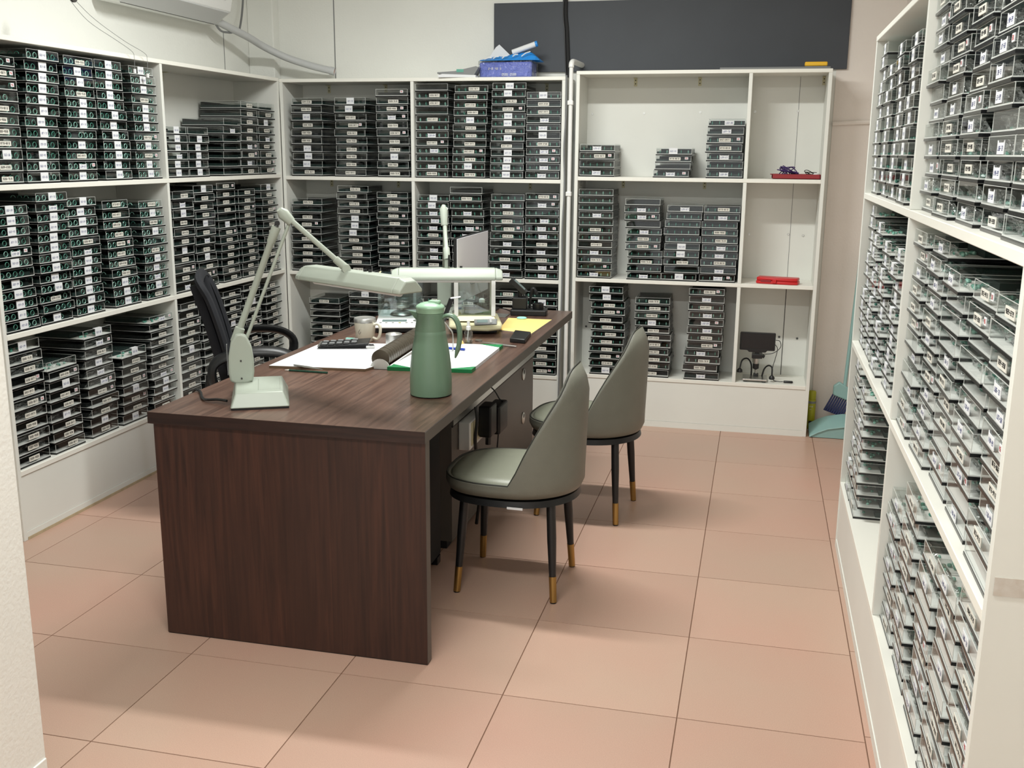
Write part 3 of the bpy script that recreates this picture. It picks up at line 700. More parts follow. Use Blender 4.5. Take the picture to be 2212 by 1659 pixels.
tag(MB().tube(smooth([atz_(490,866,ZT+.012),atz_(470,863,ZT+.012),atz_(440,862,ZT+.006),(-1.135,.37,ZT+.006),(-1.166,.385,ZT+.004),(-1.175,.39,.70),(-1.178,.40,.5)]),.0045,'black',8).build('lamp_cord'),'black twisted cord running from the mint lamp over the desk edge','cord')
L2O=(-.835,1.99,ZT)
l2=thing('desk_lamp','mint green tube lamp behind the flask, seen head-on','lamp',L2O)
def lo2(p): return tuple(Vector(p)-Vector(L2O))
MB().hexa([(-.075,.06,.006),(.075,.06,.006),(.075,.28,.006),(-.075,.28,.006)],[(-.06,.08,.045),(.06,.08,.045),(.06,.26,.05),(-.06,.26,.05)],'mint').build('lamp_base',l2,bevel=.004,smooth=True)
MB().box(-.072,.063,0,.072,.277,.006,'black').build('base_pad',l2)
MB().prism(rrect(-.036,.055,.036,.21,.033,6),.15,.19,'mint',axis=1).build('spring_housing',l2,bevel=.006,smooth=True)
c2=aty_(966,592,1.60)
T2=aty_(958,452,1.66); 
MB().tube([(.0,.17,.19),(.0,.16,.23)],.016,'mint',12).tube([(.0,.16,.22),lo2(T2+Vector((-.0,.03,0)))],.010,'mint',12).build('lower_arm',l2,smooth=True)
MB().tube([lo2(T2+Vector((0,0,.02))),lo2(T2),lo2(T2.lerp(c2,.25))],[.006,.017,.015],'mint',12).build('elbow_joint',l2,smooth=True)
wr=aty_(966,560,1.60)
MB().tube([lo2(T2),lo2(T2.lerp(wr,.75)),lo2(T2.lerp(wr,.78)),lo2(wr)],[.009,.009,.014,.014],'mint',12).build('upper_arm',l2,smooth=True)
MB().tube([lo2(wr),lo2(Vector((wr.x,wr.y,c2.z+.02)))],.012,'mint',12).build('swivel_neck',l2,smooth=True)
MB().tube([lo2(wr+Vector((.012,-.012,.02))),lo2(wr+Vector((.012,-.012,-.03)))],.004,'black',8).build('joint_bolt',l2)
hb=aty_(966,603,1.60)
hood(.475,l2,lo2(Vector((hb.x,hb.y,hb.z-.0))),math.radians(17))
# ------------------------------------------------------------------ flask
fk=thing('vacuum_flask','sage green vacuum flask with arched handle on the desk','flask',(-.391,.56,ZT))
prof=[(.060,0),(.0685,.004),(.070,.02),(.0695,.06),(.0675,.10),(.063,.14),(.057,.178),(.0515,.203),(.0518,.214),(.0505,.2155),(.0505,.219),(.0508,.221),(.046,.25),(.0445,.275)]
MB().lathe(prof,'flask',n=40).build('flask_body',fk,smooth=True,auto=50)
MB().lathe([(.060,-.0004),(.066,.003),(.0695,.004)],'black',n=40).build('base_ring',fk)
MB().lathe([(.0448,.276),(.046,.279),(.0462,.290),(.0475,.2915),(.0475,.295),(.044,.300),(.034,.306),(.02,.310),(.0001,.3115)],'flask_l',n=40,cap1=False).build('flask_lid',fk,smooth=True,auto=50)
MB().prism([(-.004,-.012),(.034,-.010),(.036,0),(.034,.010),(-.004,.012)],.305,.317,'flask_l',axis=2).build('thumb_press',fk,bevel=.004,smooth=True)
MB().hexa([(-.042,-.013,.248),(-.040,.013,.248),(-.043,.011,.277),(-.043,-.011,.277)],[(-.046,-.010,.252),(-.046,.010,.252),(-.074,.004,.279),(-.074,-.004,.279)],'flask').build('spout',fk,bevel=.002,smooth=True)
h=smooth([(.040,0,.258),(.056,0,.268),(.078,0,.266),(.094,0,.245),(.101,0,.21),(.098,0,.175),(.090,0,.145),(.085,0,.128)],5)
n_=len(h); hr=[.0075+.003*math.sin(PI*i/(n_-1))**1 if i<n_*.75 else .0105*(1-(i-n_*.75)/(n_*.25))*.9+.0015 for i in range(n_)]
MB().tube(h,hr,'flask',12,flat=(1.25,.8)).build('handle',fk,smooth=True)
# ------------------------------------------------------------------ papers, boards
pb=thing('drawing_board','white topped drawing board with brown edge on the desk','board',(0,0,ZT))
Q=[(-1.100,.800),(-.734,.838),(-.700,.975),(-.700,1.35),(-1.10,1.30)]
MB().prism(Q,.0,.009,'wood_brown',axis=2).build('board_core',pb)
Q2=[(x*.9985-.0015,y+.0005) for x,y in Q]; MB().prism(Q,.0091,.0105,'paper',axis=2).build('white_sheet',pb)
pd=thing('paper_pad','thick white paper pad with green taped corners','paper pad',(0,0,ZT))
C4=[(-.662,.880),(-.352,.918),(-.362,1.43),(-.655,1.40)]
MB().prism(C4,.0,.012,'paper',axis=2).build('paper_stack',pd)
def corner(c,a,b_):
    c,a,b_=Vector(c),Vector(a),Vector(b_); u=(a-c).normalized()*.095; v2=(b_-c).normalized()*.06; o_=-(u.normalized()+v2.normalized())*.0018
    MB().prism([tuple((c+o_)[:2]),tuple((c+u+o_)[:2]),tuple((c+v2+o_)[:2])],-.0001,.0135,'green',axis=2).build('green_corner',pd)
corner(C4[1]+(0,),C4[0]+(0,),C4[2]+(0,)); corner(C4[0]+(0,),C4[1]+(0,),C4[3]+(0,)); corner(C4[2]+(0,),C4[3]+(0,),C4[1]+(0,))
tag(MB().tube([atz_(970,752,ZT+.017),atz_(1004,755,ZT+.017)],.0052,'bluepen',8).build('pen',smooth=True),'dark blue pen lying on the taped paper pad','pen')
pn=thing('pencil','dark green pencil at the front edge of the white board','pencil',tuple(atz_(615,799,ZT+.004)),math.atan2(atz_(707,805,ZT).y-atz_(615,799,ZT).y,atz_(707,805,ZT).x-atz_(615,799,ZT).x))
pl=(atz_(707,805,ZT)-atz_(615,799,ZT)).length
MB().tube([(.018,0,0),(pl,0,0)],.0037,'pencil',6).build('pencil_shaft',pn); MB().tube([(.0,0,0),(.018,0,0)],[.0006,.0037],'cream',8).build('pencil_point',pn)
def tweezer(label,p,q,z,mt='steel'):
    t=thing('tweezers',label,'tweezers',(0,0,0)); p=atz_(*p,z); q=atz_(*q,z); s=(q-p).normalized().cross(Vector((0,0,1)))
    for k in (-1,1): MB().tube([p,p.lerp(q,.45)+s*.006*k,q+s*.002*k],[.0045,.0045,.001],mt,8,flat=(1,.45)).build('prong',t,smooth=True)
tweezer('grey steel tweezers lying on the white drawing board',(635,788),(697,798),ZT+.014)
tweezer('long steel tweezers beyond the taped pad, pointing at the phone',(1116,748),(1035,738),ZT+.006)
ca=thing('calculator','black desktop calculator with raised display edge','calculator',tuple(atz_(738,750,ZT+.0107)),math.radians(17))
MB().hexa([(-.085,-.03,0),(.095,-.03,0),(.095,.07,0),(-.085,.07,0)],[(-.095,-.045,.010),(.115,-.045,.024),(.115,.085,.024),(-.095,.085,.010)],'black').build('calculator_body',ca,bevel=.004,smooth=True)
for i in range(5):
    for j in range(4):
        x=-.08+.03*i; MB().box(x,-.035+.028*j,.0115+.0022*i,x+.022,-.035+.028*j+.02,.0165+.0021*i,'greyp' if j%2 else 'black').build('key',ca,bevel=.0015,seg=1)
MB().box(-.094,-.04,.0098,-.086,.08,.0115,'alu').build('front_strip',ca)
sd_=thing('sieve_rack','row of round bronze sieve discs standing in a white cradle','sieve discs',(0,0,0))
s0=atz_(822,797,ZT); s1=atz_(905,742,ZT); s0.z=s1.z=ZT+.037; dd=(s1-s0); 
rot=Vector((0,0,1)).rotation_difference(dd.normalized())
def disc(p,r,h_,m,name,par):
    o=MB().lathe([(r*.93,0),(r,.001),(r,h_-.001),(r*.93,h_)],m,n=28).build(name,par,smooth=True,auto=60); o.location=p; o.rotation_mode='QUATERNION'; o.rotation_quaternion=rot; return o
nd=20
for i in range(nd): disc(s0+dd*(i/nd)*1.0+Vector((0,0,R_.uniform(-.001,.001))),.0345,dd.length/nd*.86,'sieve','sieve_disc',sd_)
side=dd.normalized().cross(Vector((0,0,1)))
for p,nm in ((s0-dd.normalized()*.006,'cradle_end'),(s1+dd.normalized()*.002,'cradle_end')):
    pts=[(math.cos(math.radians(a))*.038,math.sin(math.radians(a))*.038-.036) for a in range(0,181,15)]
    v=[tuple(p+side*x+Vector((0,0,z))) for x,z in pts]+[tuple(p+side*x+Vector((0,0,z))+dd.normalized()*.004) for x,z in pts]; n=len(pts)
    MB().add(v,[tuple(range(n)),tuple(range(2*n-1,n-1,-1))]+[(i,(i+1)%n,n+(i+1)%n,n+i) for i in range(n)],'whitep').build(nm,sd_)
b=MB(); v=[]
for k in (.041,.0355):
    for (q,z) in ((s0,-.0365),(s1,-.0365),(s1,-.022),(s0,-.022)): v.append(tuple(q+side*k+Vector((0,0,z))))
b.add(v,[(0,1,2,3),(4,5,6,7),(0,1,5,4),(1,2,6,5),(2,3,7,6),(3,0,4,7)],'whitep'); b.build('cradle_rail',sd_)
mg=thing('travel_mug','cream insulated mug with steel rim and handle','mug',(-.965,1.425,ZT))
MB().lathe([(.034,0),(.038,.004),(.0455,.082)],'mug',n=32).build('mug_body',mg,smooth=True); MB().lathe([(.0458,.082),(.0462,.084),(.0465,.098),(.044,.101),(.040,.099),(.0001,.097)],'steel_l',n=32,cap1=False).build('steel_rim',mg,smooth=True,auto=50)
MB().tube(smooth([(.040,-.008,.072),(.062,-.008,.078),(.072,-.008,.06),(.069,-.008,.03),(.058,-.008,.012),(.038,-.008,.018)]),.0065,'mug',10).build('mug_handle',mg,smooth=True)
p=aty_(798,722,1.385)
MB().tube(smooth([(-.006,-.0445,.055),(-.013,-.0435,.044),(-.008,-.0435,.036),(-.002,-.0438,.046)],4),.0006,'ink',4).build('drawn_mark',mg)
tag(MB().lathe([(.033,0),(.034,.002),(.034,.060),(.031,.062),(.028,.057),(.0001,.056)],'steel_l',(-.79,1.30,ZT),28,cap1=False).build('steel_cup',smooth=True,auto=50),'small polished steel cup beside the sieve discs','cup')
cl=thing('small_clip','small steel and black clip box on the white board','clip',tuple(atz_(800,752,ZT+.0107)),.4); MB().box(-.018,-.012,0,.018,.012,.012,'steel').build('clip_body',cl,bevel=.002); MB().box(-.004,-.013,.0122,.014,.013,.0145,'blackm').build('clip_pad',cl)
tag(MB().box(-.02,-.008,0,.02,.008,.006,'cyan').build('eraser',bevel=.002,loc=tuple(atz_(757,733,ZT+.0002)),rot=(0,0,.1)),'small pale blue eraser left of the cream mug','eraser')
# ------------------------------------------------------------------ balances
b1=thing('laboratory_balance','white laboratory balance with glass draft shield and steel pan','balance',(-.93,1.78,ZT),math.radians(17))
MB().hexa([(-.115,-.15,.022),(.125,-.15,.022),(.125,.20,.022),(-.115,.20,.022)],[(-.105,-.14,.042),(.115,-.14,.042),(.115,.19,.058),(-.105,.19,.058)],'whitep').build('balance_base',b1,bevel=.006,smooth=True)
MB().box(-.105,-.14,.006,.115,.19,.022,'black').build('underside',b1)
for sx in (-.08,.09):
    for sy in (-.12,.16): MB().lathe([(.012,0),(.012,.006)],'black',(sx,sy,0),12).build('foot',b1)
def onslope(x,y,dz=0): return (x,y,.0422+(y+.14)/.33*.016+dz)
MB().hexa([onslope(-.08,-.095),onslope(.03,-.095),onslope(.03,-.055),onslope(-.08,-.055)],[onslope(-.08,-.095,.0015),onslope(.03,-.095,.0015),onslope(.03,-.055,.0015),onslope(-.08,-.055,.0015)],'lcd').build('display',b1)
for i,x in enumerate((-.085,-.06,-.03,.0,.03,.055)): MB().lathe([(.006,0),(.006,.0015)],'lime' if i==3 else 'alu',onslope(x,-.118),12).build('button',b1)
MB().lathe([(.022,0),(.022,.002)],'alu',onslope(.08,-.075),18).build('navigation_ring',b1)
MB().lathe([(.052,.056),(.045,.064),(.03,.072),(.012,.076),(.012,.085),(.036,.088),(.0385,.10),(.036,.102),(.0335,.091),(.0001,.090)],'alu',(-.0,.06,0),28,cap1=False).build('weighing_pan',b1,smooth=True,auto=60)
MB().box(.03,.055,.097,.078,.063,.0985,'steel').box(-.078,.055,.097,-.03,.063,.0985,'steel').build('pan_handle',b1)
for nm,a in (('shield_front',(-.10,-.03,.062,.10,-.028,.235)),('shield_side',(-.102,-.03,.062,-.10,.18,.235)),('shield_side',(.10,-.03,.062,.102,.18,.235)),('shield_back',(-.10,.178,.062,.10,.18,.235))): MB().box(*a,'glassg' if nm=='shield_back' else 'glass').build(nm,b1)
MB().box(-.104,-.034,.236,.104,-.026,.240,'whitep').box(-.104,-.026,.236,-.096,.184,.240,'beigep').box(-.096,-.026,.2365,.096,.184,.2385,'glassg').build('shield_top',b1)
MB().tube([(.1,-.035,.238),(.1,.19,.242)],.008,'beigep',8).build('sliding_rail',b1)
MB().box(-.06,-.036,.222,-.02,-.0345,.238,'cream').box(.0,-.036,.224,.015,-.0345,.236,'cream').build('paper_label',b1)
b2=thing('laboratory_balance','aged beige balance with tall glass chamber and rounded control panel','balance',(-.60,1.84,ZT),math.radians(17))
pl2=rrect(-.105,-.12,.115,.22,.03,5)
pts=[(-.115,.17),(-.115,-.10),(-.06,-.15),(.06,-.175),(.12,-.14),(.13,-.05),(.12,.17)]
v=[(x,y,.018) for x,y in pts]+[(x*.97,y*.97,.050 if y>-.05 else .038) for x,y in pts]; n=len(pts)
MB().add(v,[tuple(range(n-1,-1,-1)),tuple(range(n,2*n))]+[(i,(i+1)%n,n+(i+1)%n,n+i) for i in range(n)],'beigep').build('balance_base',b2,bevel=.01,smooth=True,seg=3)
MB().box(-.10,-.11,.004,.10,.18,.018,'black').build('underside',b2)
MB().hexa([(-.09,-.06,.046),(.10,-.06,.046),(.10,.165,.05),(-.09,.165,.05)],[(-.082,-.035,.066),(.092,-.035,.066),(.092,.16,.066),(-.082,.16,.066)],'beigep').build('chamber_plinth',b2,bevel=.003)
MB().hexa([(.0,-.14,.042),(.10,-.115,.042),(.105,-.045,.052),(.0,-.055,.052)],[(.003,-.137,.046),(.097,-.113,.046),(.102,-.048,.055),(.003,-.058,.055)],'greyp').build('control_panel',b2)
MB().hexa([(.012,-.115,.048),(.06,-.105,.048),(.06,-.07,.0535),(.012,-.075,.0535)],[(.012,-.115,.050),(.06,-.105,.050),(.06,-.07,.0555),(.012,-.075,.0555)],'lcd').build('display',b2)
for i in range(4): MB().lathe([(.006,0),(.006,.002)],'whitep',(.074,-.108+.018*i,.049+.002*i),10).build('button',b2)
MB().lathe([(.045,.066),(.045,.070),(.0001,.0705)],'steel',(0,.07,0),28,cap1=False).build('weighing_pan',b2,smooth=True)
for x,y in ((-.08,-.03),(.088,-.03),(-.08,.152),(.088,.152)): MB().box(x-.009,y-.008,.066,x+.009,y+.008,.235,'whitep').build('corner_post',b2)
for nm,a in (('glass_front',(-.07,-.029,.068,.078,-.027,.232)),('glass_side',(-.081,-.02,.068,-.079,.142,.232)),('glass_side',(.087,-.02,.068,.089,.142,.232)),('glass_back',(-.07,.151,.068,.078,.153,.232))): MB().box(*a,'glass').build(nm,b2)
MB().box(-.092,-.04,.2352,.10,.162,.245,'beigep').build('chamber_roof',b2,bevel=.002)
# tools between
fl_=thing('folding_magnifier','black and steel folding magnifier leaning behind the flask','magnifier',(0,0,0))
a=aty_(958,693,1.25);b_=aty_(975,645,1.25); MB().tube([a,b_],.010,'black',8,flat=(1,.5)).build('magnifier_case',fl_,bevel=.002)
MB().tube([b_+Vector((-.003,0,.002)),b_+Vector((.035,.01,.008))],.009,'steel',8,flat=(1,.4)).build('steel_cover',fl_)
MB().tube(smooth([tuple(a),tuple(aty_(968,705,1.25)),tuple(aty_(978,722,1.25)),(aty_(978,740,1.25).x,1.25,ZT+.004)]),.003,'steel',8).build('handle_wire',fl_,smooth=True)
MB().lathe([(.012,0),(.012,.06)],'cream',(aty_(958,720,1.26).x-.012,1.27,ZT),14).build('holder',fl_)
sp=atz_(1012,746,ZT); sb=thing('spray_bottle','small clear spray bottle with white pump','bottle',tuple(sp))
MB().lathe([(.0165,0),(.018,.002),(.018,.056),(.013,.066),(.009,.068)],'clearp',n=24).build('bottle_body',sb,smooth=True); MB().lathe([(.0155,.002),(.0155,.020)],'glassg',n=20).build('liquid',sb)
MB().lathe([(.010,.066),(.010,.080),(.0065,.082),(.0065,.100),(.0001,.101)],'whitep',n=20,cap1=False).build('pump_cap',sb,smooth=True,auto=50); MB().tube([(0,0,.066),(-.008,0,.005)],.0015,'whitep',6).build('dip_tube',sb)
wb=thing('wash_bottle','clear squeeze bottle with long curved nozzle behind the glass chamber','bottle',(-.625,2.075,ZT))
MB().lathe([(.030,0),(.032,.003),(.032,.06),(.024,.085),(.014,.09)],'clearp',n=24).build('bottle_body',wb,smooth=True); MB().lathe([(.014,.09),(.014,.105),(.006,.11)],'whitep',n=20).build('cap',wb)
MB().tube(smooth([(0,0,.108),(.0,0,.13),(-.012,0,.15),(-.022,0,.19),(-.018,0,.215)]),[.004]*24+[.0025],'clearp',8).build('nozzle',wb,smooth=True)
tag(MB().lathe([(.012,0),(.016,.002),(.016,.0055),(.012,.007)],'steel',tuple(atz_(1034,737,ZT)),20).build('coin_loupe',smooth=True,auto=50),'small round steel loupe lid beside the long tweezers','loupe')
bc_=thing('binder_clip','small yellow binder clip at the foot of the spray bottle','clip',tuple(atz_(998,742,ZT+.0122)),.3); MB().prism([(-.008,0),(.008,0),(.003,.010),(-.003,.010)],-.012,.012,'envelope',axis=1).build('clip_body',bc_); MB().tube(smooth([(0,-.006,.01),(-.004,-.006,.022),(-.008,-.002,.024),(-.004,.006,.018),(0,.006,.01)]),.0008,'steel',6).build('wire_loop',bc_)
ev=[atz_(1077,714,ZT),atz_(1148,722,ZT),atz_(1192,692,ZT),atz_(1098,688,ZT)]
et=thing('envelope','pale yellow envelope lying on white sheets','envelope',(0,0,0))
MB().prism([(p.x,p.y) for p in ev],ZT,ZT+.003,'paper',axis=2).build('white_sheets',et); MB().prism([(p.x*.9985,p.y*.999) for p in ev],ZT+.0031,ZT+.004,'envelope',axis=2).build('yellow_cover',et)
tag(MB().lathe([(.022,0),(.025,.003),(.020,.007),(.0001,.008)],'cyan',(0,0,0),18,cap1=False).build('mint_stone',loc=tuple(atz_(1127,688,ZT+.0045)),smooth=True),'flat mint green stone at the far edge of the yellow envelope','stone')
ph=[atz_(1101,740,ZT),atz_(1134,743,ZT),atz_(1147,726,ZT),atz_(1112,722,ZT)]
tag(MB().prism([(p.x,p.y) for p in ph],ZT,ZT+.020,'black',axis=2).build('black_case',bevel=.004,smooth=True),'flat black rectangular case near the right desk edge','case')
tr=[atz_(1058,684,ZT),atz_(1092,687,ZT),atz_(1101,680,ZT),atz_(1062,677,ZT)]
tag(MB().prism([(p.x,p.y) for p in tr],ZT,ZT+.004,'alu',axis=2).build('steel_plate',bevel=.001),'small flat steel plate beside the beige balance','plate')
# monitor
mo=thing('monitor','monitor seen from its pale grey back, on a black stand','monitor',(-.722,2.25,ZT))
MB().box(-.012,-.284,.090,.003,.288,.401,'black').build('bezel',mo,bevel=.004); MB().box(.003,-.278,.094,.006,.282,.396,'monback').build('back_cover',mo,bevel=.001)
MB().box(-.014,.12,.01,-.001,.18,.2,'black').build('stand_neck',mo,bevel=.003); MB().prism(rrect(-.025,.05,.085,.23,.02),0,.010,'black',axis=2).build('stand_foot',mo,bevel=.002)
MB().box(.006,-.06,.16,.02,.0,.22,'greyp').build('connector_box',mo,bevel=.002)
# black stand tool
bt=thing('tool_stand','black bench instrument with tilted square head at the far desk end','instrument',(-.45,2.33,ZT),math.radians(8))
MB().box(-.09,-.05,0,.09,.06,.030,'black').build('base',bt,bevel=.006); MB().box(-.082,-.03,.0302,-.01,.05,.088,'black').build('tower',bt,bevel=.004)
hd_=MB().box(-.05,-.035,-.011,.05,.035,.011,'black').box(-.035,-.025,.0112,.035,.025,.0118,'lcd').build('tilted_head',bt,bevel=.002); hd_.location=(-.055,0,.142); hd_.rotation_euler=(0,math.radians(42),0)
MB().tube([(-.045,.01,.088),(-.048,.01,.13)],.012,'black',10).build('neck',bt)
MB().lathe([(.026,.0302),(.028,.034),(.028,.058),(.022,.06),(.022,.04),(.0001,.039)],'black',(.045,0,0),24,cap1=False).build('cup',bt,smooth=True,auto=50)
MB().tube(smooth([(.0,.02,.03),(.004,.02,.07),(.012,.02,.12),(.022,.02,.128),(.035,.02,.10)]),[.006]*10+[.008]*10+[.010]*5,'black',8).build('hooked_arm',bt,smooth=True)
tag(MB().tube(smooth([(-.54,2.33,ZT+.012),(-.58,2.30,ZT+.03),(-.62,2.26,ZT+.035),(-.63,2.24,ZT+.006),(-.635,2.27,ZT+.006)]),.003,'black',6).build('thin_wire'),'thin black wire curling left of the black bench instrument','wire')
# ------------------------------------------------------------------ wall items
bo=tag(MB().box(-.908,WY-.022,1.985,1.052,WY-.0045,2.365,'board').build('wall_board',bevel=.002),'long charcoal grey board mounted high on the back wall','board')
bp=[(-.46,WY-.03,2.9),(-.488,WY-.03,2.37),(-.478,WY-.03,2.2),(-.466,WY-.03,1.99),(-.462,WY-.03,1.945)]
tag(MB().tube(smooth(bp),.011,'blackm',8,flat=(1,.6)).tube(smooth([(x-.015,y,z) for x,y,z in bp]),.0035,'black',6).build('black_conduit',smooth=True),'thick black cable hanging down over the charcoal board','cable')
pv=thing('pvc_pipe','white plastic pipe with elbow running down between the back shelves','pipe',(0,0,0))
MB().tube([(-.398,YB-.018,.012),(-.398,YB-.018,1.985)],.0115,'whitep',14).build('pipe_run',pv,smooth=True)
MB().tube(smooth([(-.398,YB-.018,1.985),(-.398,YB-.012,2.005),(-.397,YB+.02,2.018),(-.394,YB+.10,2.02),(-.39,YB+.28,2.02)]),.015,'whitep',14).build('elbow',pv,smooth=True)
for z in (1.80,1.31,.6): MB().box(-.414,YB-.033,z-.012,-.383,YB-.004,z+.012,'whitep').build('pipe_clip',pv,bevel=.003)
tag(MB().tube(smooth([(-.424,YB-.014,1.945),(-.423,YB-.012,1.75),(-.431,YB-.012,1.55),(-.424,YB-.012,1.35),(-.432,YB-.014,1.1),(-.428,YB-.012,.8),(-.434,YB-.012,.4),(-.438,YB-.014,.02)]),.0048,'cable_g',8).build('grey_cable',smooth=True),'slack grey cable hanging beside the white pipe','cable')
# air conditioner
ac=thing('air_conditioner','white wall air conditioner above the left shelves, half out of view','air conditioner',(WXL,0,0))
sec=[(0.002,2.50),(.002,2.235),(.045,2.205),(.118,2.203),(.206,2.262),(.222,2.33),(.215,2.50)]
MB().prism(sec,1.80,2.74,'whitep',axis=1).build('casing',ac,bevel=.006,smooth=True)
MB().prism([(.124,2.2005),(.209,2.2575),(.205,2.264),(.120,2.207)],1.84,2.715,'flap',axis=1).build('air_flap',ac,bevel=.002)
MB().prism([(.114,2.2005),(.122,2.2015),(.120,2.207),(.112,2.205)],1.86,2.715,'gap',axis=1).build('outlet_slot',ac)
MB().lathe([(.012,0),(.012,.002)],'gap',(.2218,2.655,2.328),16,axis=0).build('receiver_window',ac)
du=smooth([(-2.33,2.72,2.235),(-2.30,2.86,2.20),(-2.27,3.02,2.165),(-2.24,3.15,2.125),(-2.14,3.24,2.07),(-2.0,3.28,2.025),(-1.895,3.30,2.0)],6)
dt=thing('drain_pipe','grey wrapped pipe sloping from the air conditioner to an open end','pipe',(0,0,0))
MB().tube(du,.021,'duct',14,caps=False).build('wrapped_hose',dt,smooth=True); 
MB().tube([du[-1],Vector(du[-1])+(Vector(du[-1])-Vector(du[-2])).normalized()*.03],.0235,'duct',16,caps=False).build('end_sleeve',dt,smooth=True); MB().tube([Vector(du[-1])-Vector((.01,0,-.002)),Vector(du[-1])+(Vector(du[-1])-Vector(du[-2])).normalized()*.022],.0195,'copper',14).build('copper_end',dt,smooth=True)
tag(MB().tube(smooth([(-2.29,2.95,2.19),(-2.33,3.05,2.25),(-2.36,3.13,2.32),(-2.37,3.17,2.42),(-2.38,3.2,2.6)]),.006,'cable_g',8).build('grey_hose',smooth=True),'thin grey hose curving up from the wrapped pipe','hose')
tag(MB().tube(smooth([(-2.33,2.74,2.225),(-2.325,2.80,2.18),(-2.31,2.86,2.175),(-2.30,2.9,2.18)]),.006,'cable_g',8).build('short_hose',smooth=True),'short grey hose loop under the air conditioner end','hose')
# wire hooks
def wy(u,v_,x=-2.11):
    d=rx*((u-1106)/FPX)+dn*((v_-829.5)/FPX)+fw; t=(x-CAM[0])/d.x; return tuple(Vector(CAM)+d*t)
for lab,pp in (('thin bent wire ending in a white clip, left of the pair',[(148,-4),(190,45),(250,86),(284,110),(290,124),(291,150)]),('thin bent wire ending in a white clip, right of the pair',[(164,2),(205,42),(268,88),(311,114),(318,128),(319,160)])):
    t=thing('hanging_wire',lab,'wire',(0,0,0),group='bent wires'); P_=[wy(u,v_) for u,v_ in pp]
    MB().tube(smooth(P_,5),.0010,'greyp',6).build('wire',t); q=P_[-1]; MB().box(q[0]-.003,q[1]-.008,q[2]-.016,q[0]+.003,q[1]+.006,q[2]+.002,'whitep').build('white_clip',t)
tag(MB().lathe([(.02,0),(.02,.01)],'gap',wy(156,-6,-2.12),14,axis=0).build('wire_knob'),'small dark knob from which the bent wires hang','knob')
# wall seams
MB().box(-1.905,WY-.0012,1.95,-1.899,WY-.0002,2.9,'cable_g').build('wall_seam',D.objects['wall_back'])
MB().box(WXL+.0002,3.02,1.95,WXL+.001,3.026,2.2,'cable_g').build('wall_seam',D.objects['wall_left'])
MB().tube([(1.0,WY-.012,1.70),(1.33,WY-.012,1.715)],.012,'wallb',8).build('trim_2',smooth=True)['kind']='structure'
# ------------------------------------------------------------------ top of shelves
zt=1.9405
np_=thing('folded_papers','folded grey newspapers lying on top of the back shelf','papers',(-1.05,3.17,zt),.1)
MB().prism([(-.11,.0),(.10,.0),(.10,.012),(-.09,.018),(-.115,.012)],-.07,.07,'paper',axis=1).build('lower_sheet',np_)
MB().prism([(-.12,.020),(.09,.014),(.115,.055),(.10,.060),(-.02,.034),(-.12,.028)],-.06,.06,'greyp',axis=1).build('upper_sheet',np_); MB().box(-.01,-.062,.028,.03,-.055,.044,'jade').build('coloured_print',np_)
tb=thing('tissue_pack','periwinkle blue tissue pack in clear wrap on the back shelf','tissue pack',(-.79,3.25,zt),-.03)
MB().box(-.155,-.06,0,.150,.07,.088,'blue2').build('pack_body',tb,bevel=.012,smooth=True)
MB().box(-.158,-.063,-.0002,.154,.073,.094,'film').build('clear_wrap',tb)
b=MB(); text(b,'0586 0588',-.02,.012,.014,'paper',y=-.0636,wd=.5); text(b,'2-8 48 5',-.10,.045,.012,'cream',y=-.0636,slant=.1,wd=.6); b.build('printed_text',tb)
bg=thing('blue_bag','crumpled bright blue plastic bag lying on the tissue pack','bag',(-.78,3.25,zt+.0945),.03)
b=MB(); rb=random.Random(5); v=[];f=[]; nx,ny=16,9
for j in range(ny):
    for i in range(nx):
        x=-.16+.34*i/(nx-1); y=-.075+.15*j/(ny-1); e=min(i,nx-1-i,j*1.3,(ny-1-j)*1.3)/3; hh=(.018+.035*max(0,x+.05)/.2+.012*rb.random())*min(1,e)
        v.append((x,y+.004*rb.random(),max(.001,hh)))
for j in range(ny-1):
    for i in range(nx-1): f.append((j*nx+i,j*nx+i+1,(j+1)*nx+i+1,(j+1)*nx+i))
b.add(v,f,'blue'); b.build('bag_body',bg,solid=.002)
b=MB()
for (x0,z0,x1,z1) in ((-.13,.006,-.09,.014),(-.08,.01,-.05,.02),(-.03,.01,.0,.024),(.03,.02,.06,.03),(.08,.02,.13,.045)): b.tube([(x0,-.074,z0),((x0+x1)/2,-.078,(z0+z1)/2+.004),(x1,-.072,z1)],.003,'paper',6)
b.build('white_print',bg)
MB().tube([(.02,-.03,.045),(.15,-.03,.088)],.015,'paper',10).tube([(.15,-.03,.088),(.162,-.03,.091)],.016,'blue',12).build('rolled_edge',bg,smooth=True)
tag(MB().prism([(-.09,.0),(.02,.0),(.04,.012),(-.03,.075),(-.05,.06)],-.002,.002,'paper',axis=1).build('white_sheet',loc=(-.83,3.31,zt+.118),rot=(-.12,0,0)),'white paper sheet sticking up behind the blue bag','paper')
zc=1.9685
tag(MB().box(.392,YB+.03,zc,.955,YB+.16,zc+.012,'greyp').build('grey_strip',bevel=.001),'thin grey board strip lying on top of the right cabinet','strip')
er=thing('board_eraser','yellow board eraser on the grey strip','eraser',(.883,YB+.08,zc+.0125)); MB().box(-.057,-.022,.004,.057,.022,.026,'yellow').build('eraser_body',er,bevel=.005,smooth=True); MB().box(-.055,-.02,0,.055,.02,.004,'greyp').build('felt',er)
